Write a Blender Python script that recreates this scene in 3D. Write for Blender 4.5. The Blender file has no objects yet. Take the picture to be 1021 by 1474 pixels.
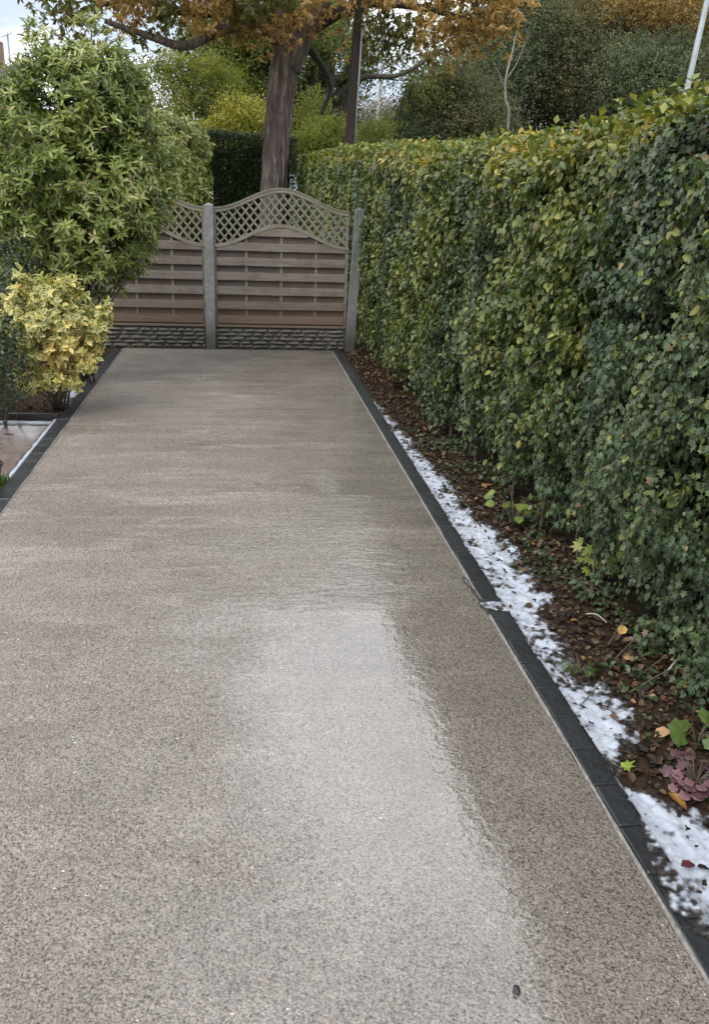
import bpy, math, random
import numpy as np
from mathutils import Matrix, Vector

random.seed(7)
R = np.random.default_rng(11)
scene = bpy.context.scene
COL = scene.collection
rad = math.radians

# ------------------------------------------------------------------ camera
F_PX, CX, CY, PW, PH, CAM_H = 1300.0, 510.5, 737.0, 1021.0, 1474.0, 2.03
_d = np.array([343 - CX, 277 - CY, F_PX]); _Y = _d / np.linalg.norm(_d)
_h = np.array([math.cos(rad(2)), math.sin(rad(2)), 0.0])
_n = np.cross(_Y, _h); _n /= np.linalg.norm(_n)
_Z = -_n if _n[1] > 0 else _n
_X = np.cross(_Y, _Z)
CAMR = np.array([_X, _Y, _Z]).T          # world axes seen from the camera (x right, y down, z forward)

cam_data = bpy.data.cameras.new("camera")
cam = bpy.data.objects.new("camera", cam_data)
COL.objects.link(cam)
scene.camera = cam
_r = CAMR[0]; _u = -CAMR[1]; _b = -CAMR[2]
cam.matrix_world = Matrix(((_r[0], _u[0], _b[0], 0), (_r[1], _u[1], _b[1], 0), (_r[2], _u[2], _b[2], CAM_H), (0, 0, 0, 1)))
cam_data.sensor_fit = 'VERTICAL'
cam_data.sensor_height = 24.0
cam_data.lens = F_PX / PH * 24.0
cam_data.clip_start = 0.05
cam_data.clip_end = 3000

def at(px, py, Y):
    """the point of the place at distance Y down the drive that lies in this direction from where I stood"""
    d = CAMR.T @ np.array([px - CX, py - CY, F_PX]); t = Y / d[1]
    return np.array([d[0] * t, Y, CAM_H + d[2] * t])

def on_ground(px, py, z=0.0):
    d = CAMR.T @ np.array([px - CX, py - CY, F_PX]); t = (z - CAM_H) / d[2]
    return np.array([d[0] * t, d[1] * t, z])

def project(P):
    q = (np.asarray(P) - np.array([0, 0, CAM_H])) @ CAMR.T
    z = np.maximum(q[:, 2], 1e-3)
    return CX + F_PX * q[:, 0] / z, CY + F_PX * q[:, 1] / z, q[:, 2]

# ------------------------------------------------------------------ world, sun, exposure
SUN_EL, SUN_AZ = 50.0, 222.0     # azimuth measured from +Y clockwise: behind the camera, a little to its left
world = bpy.data.worlds.new("World"); scene.world = world; world.use_nodes = True
nt = world.node_tree; nt.nodes.clear()
def wn(t, **k):
    n = nt.nodes.new(t)
    for a, v in k.items(): setattr(n, a, v)
    return n
out = wn('ShaderNodeOutputWorld'); bg = wn('ShaderNodeBackground')
sky = wn('ShaderNodeTexSky', sky_type='NISHITA', sun_disc=False)
sky.sun_elevation = rad(SUN_EL); sky.sun_rotation = rad(SUN_AZ)
tc = wn('ShaderNodeTexCoord'); mp = wn('ShaderNodeMapping'); mp.inputs['Scale'].default_value = (1.0, 1.0, 2.6); mp.inputs['Location'].default_value = (1.66, 1.64, 0.15)
nz = wn('ShaderNodeTexNoise'); nz.inputs['Scale'].default_value = 2.1; nz.inputs['Detail'].default_value = 7; nz.inputs['Roughness'].default_value = 0.55
rp = wn('ShaderNodeValToRGB'); rp.color_ramp.elements[0].position = 0.20; rp.color_ramp.elements[1].position = 0.42
mx = wn('ShaderNodeMix', data_type='RGBA')
nz2 = wn('ShaderNodeTexNoise'); nz2.inputs['Scale'].default_value = 2.6; nz2.inputs['Detail'].default_value = 6
rp2 = wn('ShaderNodeValToRGB')
rp2.color_ramp.elements[0].color = (4.4, 5.1, 6.2, 1); rp2.color_ramp.elements[1].color = (12.6, 12.9, 13.4, 1)
rp2.color_ramp.elements[0].position = 0.36; rp2.color_ramp.elements[1].position = 0.56
L = nt.links.new
L(tc.outputs['Generated'], mp.inputs['Vector']); L(mp.outputs[0], nz.inputs['Vector']); L(mp.outputs[0], nz2.inputs['Vector'])
L(nz.outputs['Fac'], rp.inputs['Fac']); L(nz2.outputs['Fac'], rp2.inputs['Fac'])
L(rp.outputs['Color'], mx.inputs['Factor']); L(sky.outputs['Color'], mx.inputs['A']); L(rp2.outputs['Color'], mx.inputs['B'])
L(mx.outputs['Result'], bg.inputs['Color']); bg.inputs['Strength'].default_value = 0.10
L(bg.outputs[0], out.inputs['Surface'])

sun_data = bpy.data.lights.new("sun", 'SUN'); sun_data.energy = 1.5; sun_data.angle = rad(32); sun_data.color = (1.0, 0.95, 0.86)
sun = bpy.data.objects.new("sun", sun_data); COL.objects.link(sun)
_az, _el = rad(SUN_AZ), rad(SUN_EL)
sun.rotation_euler = Vector((-math.sin(_az) * math.cos(_el), -math.cos(_az) * math.cos(_el), -math.sin(_el))).to_track_quat('-Z', 'Y').to_euler()

scene.view_settings.view_transform = 'Standard'
try: scene.view_settings.look = 'None'
except Exception: pass
scene.view_settings.gamma = 1.0
scene.view_settings.use_curve_mapping = False
scene.view_settings.exposure = 0.80
scene.render.engine = 'CYCLES'
scene.cycles.use_denoising = True
scene.cycles.max_bounces = 8
scene.cycles.transparent_max_bounces = 8

# ------------------------------------------------------------------ noise in numpy
def _hash(i, j, k, seed):
    h = (i * 374761393 + j * 668265263 + k * 2147483647 + seed * 1442695041) & 0xFFFFFFFF
    h = ((h ^ (h >> 13)) * 1274126177) & 0xFFFFFFFF
    return ((h ^ (h >> 16)) & 0xFFFFFF) / float(0xFFFFFF)

def vnoise(x, y, z=0.0, seed=0):
    x, y, z = np.broadcast_arrays(np.asarray(x, float), np.asarray(y, float), np.asarray(z, float))
    i, j, k = np.floor(x).astype(np.int64), np.floor(y).astype(np.int64), np.floor(z).astype(np.int64)
    u, v, w = x - i, y - j, z - k
    u, v, w = u * u * (3 - 2 * u), v * v * (3 - 2 * v), w * w * (3 - 2 * w)
    r = 0
    for a in (0, 1):
        for b in (0, 1):
            for c in (0, 1):
                r = r + _hash(i + a, j + b, k + c, seed) * (u if a else 1 - u) * (v if b else 1 - v) * (w if c else 1 - w)
    return r

def fbm(x, y, z=0.0, seed=0, octaves=4):
    r, a, t = 0, 1.0, 0
    for o in range(octaves):
        r = r + a * vnoise(np.asarray(x) * 2 ** o, np.asarray(y) * 2 ** o, np.asarray(z) * 2 ** o, seed + o * 17); t += a; a *= 0.5
    return r / t

def smooth(a, b, x):
    t = np.clip((np.asarray(x, float) - a) / (b - a), 0, 1); return t * t * (3 - 2 * t)

# ------------------------------------------------------------------ objects
WLOC = {}
def thing(name, label, cat, loc=(0, 0, 0), group=None):
    o = bpy.data.objects.new(name, None); COL.objects.link(o)
    o.empty_display_size = 0.1
    o.location = loc; o['label'] = label; o['category'] = cat
    if group: o['group'] = group
    WLOC[o] = np.array(loc, float)
    return o

def link(name, me, parent=None, kind=None, label=None, cat=None, group=None, loc=None):
    o = bpy.data.objects.new(name, me); COL.objects.link(o)
    if parent is not None: o.parent = parent
    pl = WLOC.get(parent, np.zeros(3))
    if loc is not None:
        o.location = np.array(loc, float) - pl; WLOC[o] = np.array(loc, float)
    else:
        WLOC[o] = pl
    if kind: o['kind'] = kind
    if label: o['label'] = label
    if cat: o['category'] = cat
    if group: o['group'] = group
    return o

def mesh(name, V, Fc, mat=None, smooth_shade=False, tint=None):
    """Fc: list of faces or an (n,k) array"""
    me = bpy.data.meshes.new(name)
    V = np.asarray(V, np.float32)
    if isinstance(Fc, np.ndarray):
        n, k = Fc.shape
        me.vertices.add(len(V)); me.vertices.foreach_set('co', V.ravel())
        me.loops.add(n * k); me.loops.foreach_set('vertex_index', Fc.astype(np.int32).ravel())
        me.polygons.add(n); me.polygons.foreach_set('loop_start', np.arange(0, n * k, k, dtype=np.int32))
        try: me.polygons.foreach_set('loop_total', np.full(n, k, np.int32))
        except Exception: pass
        me.update(calc_edges=True)
    else:
        me.from_pydata(V.tolist(), [], Fc)
    if tint is not None:
        a = me.attributes.new('tint', 'FLOAT_COLOR', 'POINT')
        a.data.foreach_set('color', np.asarray(tint, np.float32).ravel())
    if smooth_shade:
        me.polygons.foreach_set('use_smooth', np.ones(len(me.polygons), bool))
    if mat: me.materials.append(mat)
    return me

def part(name, V, Fc, mat, parent=None, sm=False, tint=None, kind=None, **k):
    """V in world coordinates"""
    V = np.asarray(V, float) - WLOC.get(parent, np.zeros(3))
    return link(name, mesh(name, V, Fc, mat, sm, tint), parent, kind, **k)

def box(cx, cy, cz, sx, sy, sz, bevel=0.0, jit=0.0, rs=None):
    """bevelled box -> V, F"""
    hx, hy, hz = sx / 2, sy / 2, sz / 2
    if bevel <= 0:
        V = [(x, y, z) for x in (-hx, hx) for y in (-hy, hy) for z in (-hz, hz)]
        Fc = [(0, 1, 3, 2), (4, 6, 7, 5), (0, 4, 5, 1), (2, 3, 7, 6), (0, 2, 6, 4), (1, 5, 7, 3)]
    else:
        b = min(bevel, hx * .9, hy * .9, hz * .9)
        V, Fc = [], []
        ring = [(-hx, -hy), (hx, -hy), (hx, hy), (-hx, hy)]
        def r8(ix, iz):
            a, c = hx - ix, hy - ix
            return [(-a + b, -c, iz), (a - b, -c, iz), (a, -c + b, iz), (a, c - b, iz), (a - b, c, iz), (-a + b, c, iz), (-a, c - b, iz), (-a, -c + b, iz)]
        for ix, iz in ((b, -hz), (0, -hz + b), (0, hz - b), (b, hz)): V += r8(ix, iz)
        Fc.append(tuple(range(7, -1, -1)))
        for k in range(3):
            for i in range(8):
                j = (i + 1) % 8
                Fc.append((k * 8 + i, k * 8 + j, (k + 1) * 8 + j, (k + 1) * 8 + i))
        Fc.append(tuple(range(24, 32)))
    V = np.array(V, float)
    if jit: V = V + (rs or R).uniform(-jit, jit, V.shape)
    return V + np.array([cx, cy, cz]), Fc

def merge(parts):
    V, Fc, o = [], [], 0
    for v, f in parts:
        V.append(np.asarray(v, float)); Fc += [tuple(int(i) + o for i in q) for q in f]; o += len(v)
    return np.vstack(V), Fc

def tube(pts, radii, n=8, rough=0.0, seed=0, cap=True, zfreq=3.0, ridges=0.0):
    pts = np.asarray(pts, float); m = len(pts)
    radii = np.broadcast_to(np.asarray(radii, float), (m,))
    T = np.gradient(pts, axis=0); T /= np.linalg.norm(T, axis=1, keepdims=True) + 1e-9
    ref = np.array([1.0, 0, 0]) if abs(T[0][0]) < 0.9 else np.array([0, 1.0, 0])
    V = []
    ang = np.linspace(0, 2 * math.pi, n, endpoint=False)
    s = np.concatenate([[0], np.cumsum(np.linalg.norm(np.diff(pts, axis=0), axis=1))])
    for i in range(m):
        a = ref - T[i] * np.dot(ref, T[i]); a /= np.linalg.norm(a); b = np.cross(T[i], a); ref = a
        r = radii[i] * np.ones(n)
        if rough: r = r * (1 + rough * (fbm(np.cos(ang) * 1.6 + 5, np.sin(ang) * 1.6 + 5, s[i] * zfreq, seed) - .5) * 2)
        if ridges: r = r * (1 - ridges * np.abs(np.sin(ang * 9 + 2.2 * vnoise(np.cos(ang) * 2, np.sin(ang) * 2, s[i] * 1.1, seed + 3) * 3)))
        V.append(pts[i] + r[:, None] * (np.cos(ang)[:, None] * a + np.sin(ang)[:, None] * b))
    V = np.vstack(V); Fc = []
    for i in range(m - 1):
        for j in range(n):
            k = (j + 1) % n
            Fc.append((i * n + j, i * n + k, (i + 1) * n + k, (i + 1) * n + j))
    if cap:
        Fc.append(tuple(range(n - 1, -1, -1))); Fc.append(tuple(range((m - 1) * n, m * n)))
    return V, Fc

def spline(ctrl, n):
    """Catmull-Rom through the control points"""
    c = np.asarray(ctrl, float); c = np.vstack([2 * c[0] - c[1], c, 2 * c[-1] - c[-2]])
    out = []
    segs = len(c) - 3
    for t in np.linspace(0, segs - 1e-6, n):
        i = int(t); u = t - i; p0, p1, p2, p3 = c[i:i + 4]
        out.append(0.5 * (2 * p1 + (p2 - p0) * u + (2 * p0 - 5 * p1 + 4 * p2 - p3) * u * u + (3 * p1 - p0 - 3 * p2 + p3) * u ** 3))
    return np.array(out)

# ------------------------------------------------------------------ materials
class NT:
    def __init__(s, name):
        s.m = bpy.data.materials.new(name); s.m.use_nodes = True
        s.t = s.m.node_tree; s.t.nodes.clear()
        s.out = s.t.nodes.new('ShaderNodeOutputMaterial')
    def n(s, typ, ins=None, **k):
        x = s.t.nodes.new(typ)
        for a, v in k.items(): setattr(x, a, v)
        for a, v in (ins or {}).items():
            if hasattr(v, 'is_output') or isinstance(v, bpy.types.NodeSocket): s.t.links.new(v, x.inputs[a])
            else: x.inputs[a].default_value = v
        return x
    def coord(s, scale=(1, 1, 1), kind='Object', rot=(0, 0, 0)):
        c = s.n('ShaderNodeTexCoord'); m = s.n('ShaderNodeMapping', {'Vector': c.outputs[kind], 'Scale': scale, 'Rotation': rot}); return m.outputs[0]
    def noise(s, vec, scale, detail=4, rough=.5, dist=0): return s.n('ShaderNodeTexNoise', {'Vector': vec, 'Scale': scale, 'Detail': detail, 'Roughness': rough, 'Distortion': dist}).outputs['Fac']
    def ramp(s, fac, stops):
        r = s.n('ShaderNodeValToRGB', {'Fac': fac}); e = r.color_ramp.elements
        while len(e) < len(stops): e.new(0.5)
        for q, (p, c) in zip(e, stops):
            q.position = p; q.color = (c, c, c, 1) if not hasattr(c, '__len__') else (*c, 1)
        return r.outputs['Color']
    def mix(s, f, a, b, blend='MIX'):
        m = s.n('ShaderNodeMix', data_type='RGBA', blend_type=blend)
        for key, v in (('Factor', f), ('A', a), ('B', b)):
            if isinstance(v, bpy.types.NodeSocket): s.t.links.new(v, m.inputs[key])
            else: m.inputs[key].default_value = v if key == 'Factor' else (*v, 1)
        return m.outputs['Result']
    def math(s, op, a, b=0.0):
        m = s.n('ShaderNodeMath', operation=op)
        for i, v in enumerate((a, b)):
            if isinstance(v, bpy.types.NodeSocket): s.t.links.new(v, m.inputs[i])
            else: m.inputs[i].default_value = v
        return m.outputs[0]
    def bump(s, h, strength, dist=0.01, normal=None):
        d = {'Height': h, 'Strength': strength, 'Distance': dist}
        if normal is not None: d['Normal'] = normal
        return s.n('ShaderNodeBump', d).outputs[0]
    def principled(s, **k):
        p = s.n('ShaderNodeBsdfPrincipled', {a.replace('_', ' '): (v if not (isinstance(v, tuple) and len(v) == 3) else (*v, 1)) for a, v in k.items()})
        s.t.links.new(p.outputs[0], s.out.inputs['Surface']); return p

def leaf_material(name, rough=0.45, trans=0.28, margin=None, spec=0.5):
    t = NT(name)
    a = t.n('ShaderNodeAttribute', attribute_name='tint')
    col = a.outputs['Color']
    if margin:
        nz = t.noise(t.coord(), 60, 2)
        f = t.ramp(t.math('ADD', a.outputs['Alpha'], t.math('MULTIPLY', t.math('SUBTRACT', nz, .5), .5)), [(.32, 0.0), (.62, 1.0)])
        col = t.mix(f, col, margin)
    vein = t.noise(t.coord(), 38, 3)
    col = t.mix(.55, col, t.ramp(vein, [(.3, .72), (.7, 1.15)]), 'MULTIPLY')
    p = t.n('ShaderNodeBsdfPrincipled', {'Base Color': col, 'Roughness': rough, 'Specular IOR Level': spec})
    tr = t.n('ShaderNodeBsdfTranslucent', {'Color': t.mix(1.0, col, (1.25, 1.3, .7), 'MULTIPLY')})
    m = t.n('ShaderNodeMixShader', {0: trans, 1: p.outputs[0], 2: tr.outputs[0]})
    t.t.links.new(m.outputs[0], t.out.inputs['Surface'])
    return t.m

M = {}
M['leaf'] = leaf_material('leaf', .42, .28)
M['leaf_gloss'] = leaf_material('glossy_leaf', .30, .25)
M['leaf_far'] = leaf_material('far_tree_leaf', .55, .5, spec=.35)
M['leaf_ivy'] = leaf_material('ivy_leaf', .40, .15, spec=.45)
M['leaf_dry'] = leaf_material('dry_leaf', .6, .25, spec=.3)
M['leaf_varieg'] = leaf_material('variegated_leaf', .38, .25, margin=(.64, .57, .22))

def simple(name, c1, c2, scale=8, rough=.7, stretch=(1, 1, 1), bump=.3, bdist=.01, detail=5, **k):
    t = NT(name); v = t.coord(stretch)
    n = t.noise(v, scale, detail, .6)
    t.principled(Base_Color=t.ramp(n, [(.3, c1), (.7, c2)]), Roughness=rough, Normal=t.bump(n, bump, bdist), **k)
    return t.m

M['twig'] = simple('twig_bark', (.045, .035, .025), (.11, .09, .065), 30, .8)
M['wet_board'] = simple('dark_wet_timber', (.010, .009, .008), (.03, .027, .024), 12, .5, stretch=(1, 8, 8), bump=.3)
M['pale_twig'] = simple('pale_dead_wood', (.25, .23, .2), (.42, .4, .36), 25, .8)
M['dark_core'] = simple('hedge_light_block', (.006, .007, .005), (.018, .018, .012), 9, 1.0, bump=.8, bdist=.05, Specular_IOR_Level=.1)  # for the solid core that stands in for inner twigs and blocks light
M['soil'] = simple('wet_soil', (.014, .0095, .0065), (.050, .033, .022), 22, .95, Specular_IOR_Level=.15, bump=.9, bdist=.02, detail=9)

def drive_material():
    t = NT('wet_exposed_aggregate_concrete')
    v = t.coord()
    wob = t.n('ShaderNodeTexNoise', {'Vector': v, 'Scale': 110.0, 'Detail': 3.0}).outputs['Color']
    vw = t.n('ShaderNodeVectorMath', {0: v, 1: t.n('ShaderNodeVectorMath', {0: wob, 1: (.016, .016, .016)}, operation='MULTIPLY').outputs[0]}, operation='ADD').outputs[0]
    def voro(scale, feature='F1', rnd=1.0):
        return t.n('ShaderNodeTexVoronoi', {'Vector': vw, 'Scale': scale, 'Randomness': rnd}, feature=feature)
    co = t.n('ShaderNodeSeparateXYZ', {'Vector': t.coord()})
    big = t.noise(v, .55, 4, .55)
    mid = t.noise(v, 2.6, 5, .6)
    streak = t.noise(t.coord((.28, 2.6, 1)), 1.5, 7, .62, .5); streak2 = t.noise(t.coord((.62, 2.6, 1)), 2.0, 7, .66, 1.2)
    base = t.ramp(mid, [(.25, (.164, .146, .127)), (.55, (.217, .196, .173)), (.8, (.268, .244, .218))])
    farf = t.ramp(t.math('MULTIPLY', co.outputs[1], .1), [(.25, .25), (.60, 1.0)])
    base = t.mix(t.math('MULTIPLY', farf, t.ramp(streak, [(.38, 0.0), (.62, .65)])), base, (.148, .124, .102))
    base = t.mix(t.math('MULTIPLY', farf, t.ramp(streak2, [(.50, 0.0), (.68, .75)])), base, (.34, .315, .285))
    base = t.mix(t.ramp(big, [(.42, 0.0), (.66, .5)]), base, (.275, .252, .226))
    # pebbles in the matrix
    a = voro(84); b = voro(170); c = voro(52)
    sep = t.n('ShaderNodeSeparateColor', {'Color': a.outputs['Color']})
    sepb = t.n('ShaderNodeSeparateColor', {'Color': b.outputs['Color']})
    sepc = t.n('ShaderNodeSeparateColor', {'Color': c.outputs['Color']})
    peb = t.ramp(sep.outputs[0], [(0.0, (.16, .13, .12)), (.16, (.30, .25, .23)), (.34, (.66, .60, .56)), (.55, (1.08, 1.03, 1.0)), (.8, (1.12, 1.08, 1.03)), (.93, (1.25, 1.0, .88)), (1.0, (.6, .42, .36))])
    peb2 = t.ramp(sepb.outputs[1], [(0.0, (.30, .27, .25)), (.25, (.78, .75, .72)), (.65, (1.08, 1.06, 1.03)), (1.0, (1.5, 1.46, 1.42))])
    inside = t.ramp(a.outputs['Distance'], [(.22, 1.0), (.60, 0.0)])
    col = t.mix(t.math('MULTIPLY', inside, .85), base, t.mix(1.0, base, peb, 'MULTIPLY'))
    col = t.mix(.75, col, t.mix(1.0, col, peb2, 'MULTIPLY'))
    pit = t.ramp(t.noise(v, 130, 2, .5, .5), [(.36, .85), (.45, 0.0)]); col = t.mix(pit, col, t.mix(1.0, col, (.26, .22, .20), 'MULTIPLY'))
    hi = t.ramp(t.noise(t.coord((1, 1, 2)), 105, 2, .5, .3), [(.60, 0.0), (.70, .32)]); col = t.mix(hi, col, t.mix(1.0, col, (1.45, 1.42, 1.38), 'MULTIPLY'))
    # sparse pale quartz chips and dark stones
    white = t.math('MULTIPLY', t.math('GREATER_THAN', sepc.outputs[1], .972), t.math('LESS_THAN', c.outputs['Distance'], .16))
    dark = t.math('MULTIPLY', t.math('LESS_THAN', sepc.outputs[1], .05), t.math('LESS_THAN', c.outputs['Distance'], .26))
    col = t.mix(white, col, (.74, .70, .66)); col = t.mix(t.math('MULTIPLY', dark, .8), col, (.07, .055, .05))
    # how wet: a flooded middle band, damp elsewhere
    wet_n = t.math('ADD', t.math('MULTIPLY', t.noise(v, .9, 5, .6), .8), t.math('MULTIPLY', t.math('ADD', co.outputs[0], 1.0), .19))
    wet_n = t.math('ADD', wet_n, t.math('MULTIPLY', t.ramp(t.math('POWER', t.math('ADD', t.math('POWER', t.math('MULTIPLY', t.math('ADD', co.outputs[0], -.62), 1.35), 2.0), t.math('POWER', t.math('MULTIPLY', t.math('ADD', co.outputs[1], -3.15), .62), 2.0)), .5), [(.45, 1.0), (1.0, 0.0)]), .22))
    wet_n = t.math('ADD', wet_n, t.math('MULTIPLY', t.math('SUBTRACT', t.noise(v, 30, 4, .65), .5), .50))
    wet = t.ramp(wet_n, [(.47, 0.07), (.83, 1.0)])
    h_peb = t.math('ADD', t.math('MULTIPLY', t.ramp(a.outputs['Distance'], [(.1, 1.0), (.6, 0.0)]), .6), t.math('MULTIPLY', t.ramp(b.outputs['Distance'], [(.1, 1.0), (.6, 0.0)]), .4))
    n_base = t.bump(h_peb, .9, .005)
    band = t.ramp(t.math('ABSOLUTE', t.math('ADD', co.outputs[1], -5.2)), [(0.9, 1.0), (1.9, .12)])
    rip = t.noise(t.coord((.75, 2.3, 1)), 5.5, 5, .55, 1.6)
    film = t.math('ADD', t.math('MULTIPLY', h_peb, .45), t.math('MULTIPLY', t.noise(v, 70, 3, .6), .6))
    n_film = t.bump(film, t.ramp(wet, [(.4, .08), (1.0, .012)]), .0022, t.bump(t.noise(v, 27, 2, .5, .8), .17, .0055, t.bump(t.noise(v, 8, 3, .5, .8), .07, .012, t.bump(rip, t.math('MULTIPLY', band, .40), .012))))
    p = t.principled(Base_Color=t.mix(t.math('MULTIPLY', wet, .35), col, t.mix(1.0, col, (.7, .68, .66), 'MULTIPLY')), Roughness=.62, Normal=n_base, Coat_Weight=wet, Coat_Roughness=t.ramp(wet, [(0, .40), (.45, .20), (.8, .03)]), Coat_IOR=1.9)
    t.t.links.new(n_film, p.inputs['Coat Normal'])
    return t.m
M['drive'] = drive_material()

def sett_material():
    t = NT('charcoal_sett'); v = t.coord(kind='Object'); oi = t.n('ShaderNodeObjectInfo')
    n = t.noise(v, 40, 6, .65)
    c = t.ramp(n, [(.3, (.009, .010, .011)), (.7, (.024, .026, .029))])
    c = t.mix(t.math('MULTIPLY', oi.outputs['Random'], .5), c, (.03, .032, .036))
    t.principled(Base_Color=c, Roughness=t.ramp(n, [(.3, .28), (.7, .5)]), Normal=t.bump(t.noise(v, 160, 3), .3, .002))
    return t.m
M['sett'] = sett_material()
M['lip'] = simple('cement_paste', (.10, .095, .088), (.25, .235, .215), 45, .6)
M['mortar'] = simple('pale_mortar', (.014, .014, .014), (.035, .034, .033), 30, .85)

def wood_material(name, cols, green=0.0):
    t = NT(name); oi = t.n('ShaderNodeObjectInfo')
    v = t.n('ShaderNodeVectorMath', {0: t.coord((1.2, 14, 22)), 1: t.n('ShaderNodeCombineXYZ', {'X': t.math('MULTIPLY', oi.outputs['Random'], 37.0), 'Y': oi.outputs['Random']}).outputs[0]}, operation='ADD').outputs[0]
    g = t.noise(v, 2.2, 7, .62, .6)
    kn = t.n('ShaderNodeTexVoronoi', {'Vector': t.coord((2.3, 1, 5)), 'Scale': 1.6}).outputs['Distance']
    c = t.ramp(g, [(.25, cols[0]), (.5, cols[1]), (.75, cols[2])])
    c = t.mix(t.math('MULTIPLY', oi.outputs['Random'], .75), c, cols[3])
    c = t.mix(t.ramp(kn, [(.02, .8), (.07, 0.0)]), c, (.03, .02, .016))
    blot = t.noise(t.coord((1.2, 1, 2)), 3.1, 5)
    zz = t.n('ShaderNodeSeparateXYZ', {'Vector': t.coord()}).outputs[2]
    c = t.mix(t.ramp(t.math('ADD', zz, t.math('MULTIPLY', blot, .35)), [(.25, .75), (.62, 0.0)]), c, (.125, .072, .038))
    c = t.mix(t.ramp(blot, [(.46, 0.0), (.70, .6)]), c, cols[4])
    t.principled(Base_Color=c, Roughness=.72, Normal=t.bump(g, .5, .004))
    return t.m
M['fence_wood'] = wood_material('weathered_fence_board', [(.075, .062, .055), (.155, .133, .120), (.265, .236, .215), (.205, .178, .155), (.105, .062, .036)])
M['rear_board'] = wood_material('shaded_rear_board', [(.050, .036, .030), (.085, .064, .054), (.125, .098, .085), (.10, .075, .06), (.065, .042, .028)])  # less bleached brown, with the shade of the recess painted into the colour
M['trellis_wood'] = wood_material('weathered_trellis_wood', [(.11, .095, .078), (.19, .168, .142), (.27, .245, .212), (.20, .18, .14), (.11, .11, .065)])
def concrete_post(dk=1.0, moss=.6):
    t = NT('old_concrete'); v = t.coord()
    n = t.noise(v, 14, 8, .65); big = t.noise(t.coord((1, 1, .5)), 3.0, 5)
    c = t.ramp(n, [(.25, (.13 * dk, .135 * dk, .138 * dk)), (.7, (.27 * dk, .275 * dk, .275 * dk))])
    c = t.mix(t.ramp(big, [(.45, 0.0), (.7, moss)]), c, (.10 * dk, .115 * dk, .08 * dk))
    zz = t.n('ShaderNodeSeparateXYZ', {'Vector': v}).outputs[2]
    c = t.mix(t.ramp(t.math('ADD', zz, t.math('MULTIPLY', big, .5)), [(.62, .85), (.95, 0.0)]), c, (.055 * dk, .052 * dk, .042 * dk))
    t.principled(Base_Color=c, Roughness=.8, Normal=t.bump(n, .4, .006))
    return t.m
M['concrete'] = concrete_post()
M['concrete_mossy'] = concrete_post(.72, .9)
M['stone'] = simple('rock_faced_stone', (.07, .064, .055), (.185, .172, .15), 16, .75, bump=.8, bdist=.012, detail=7)
M['stone_back'] = simple('gravel_board_recess', (.035, .032, .028), (.065, .06, .053), 20, .9)

def bark_material(name, c1, c2, c3, sc=5.0):
    t = NT(name); v = t.coord((1, 1, .14))
    n = t.noise(v, sc * 2.2, 7, .65, .8); w = t.noise(t.coord((1, 1, .25)), sc * .5, 4)
    c = t.ramp(n, [(.28, c1), (.5, c2), (.72, c3)])
    c = t.mix(t.ramp(w, [(.4, 0.0), (.7, .5)]), c, c2)
    t.principled(Base_Color=c, Roughness=.85, Normal=t.bump(n, .9, .05))
    return t.m
M['bark_chestnut'] = bark_material('chestnut_bark', (.028, .019, .016), (.125, .093, .082), (.36, .30, .27))
M['bark_dark'] = bark_material('dark_bark', (.018, .016, .012), (.05, .045, .034), (.09, .08, .062))
M['bark_birch'] = bark_material('pale_bark', (.10, .095, .085), (.22, .21, .195), (.36, .35, .33))
M['pole_wood'] = bark_material('creosoted_pole', (.014, .009, .009), (.03, .018, .016), (.052, .032, .028))
M['galv'] = simple('galvanised_steel', (.30, .33, .36), (.42, .45, .48), 4, .45, bump=.05, Metallic=.4)
M['foam'] = None

# ------------------------------------------------------------------ leaves
def tpl_oval(fold=.10, droop=.10, w1=.42, w2=.36):
    V = np.array([(0, 0, 0), (.30, -w1, fold), (.30, w1, fold), (.34, 0, .02), (.70, -w2, fold - droop * .5), (.70, w2, fold - droop * .5), (.70, 0, -droop * .45), (1, 0, -droop)])
    Fc = np.array([(0, 3, 1), (0, 2, 3), (1, 3, 6), (1, 6, 4), (3, 2, 5), (3, 5, 6), (4, 6, 7), (6, 5, 7)])
    return V, Fc, np.zeros(len(V))
def tpl_lance():  return tpl_oval(.09, .16, .36, .36)
def tpl_diamond(fold=.12, droop=.1):
    V = np.array([(0, 0, 0), (.45, -.5, fold), (.45, .5, fold), (1, 0, -droop)]); Fc = np.array([(0, 3, 1), (0, 2, 3)])
    return V, Fc, np.zeros(4)
def tpl_clump(seed=3, n=5):
    """a spray of a few small leaf faces"""
    rs = np.random.default_rng(seed); V, Fc = [], []
    for i in range(n):
        o = rs.uniform(-.5, .5, 3) * np.array([1, 1, .5]); d = rs.normal(size=3); d /= np.linalg.norm(d)
        w = np.cross(d, rs.normal(size=3)); w /= np.linalg.norm(w); s = rs.uniform(.28, .48)
        b = len(V); V += [o, o + d * s * .5 + w * s * .3, o + d * s, o + d * s * .5 - w * s * .3]
        Fc += [(b, b + 1, b + 2), (b, b + 2, b + 3)]
    return np.array(V), np.array(Fc), np.zeros(len(V))
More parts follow.
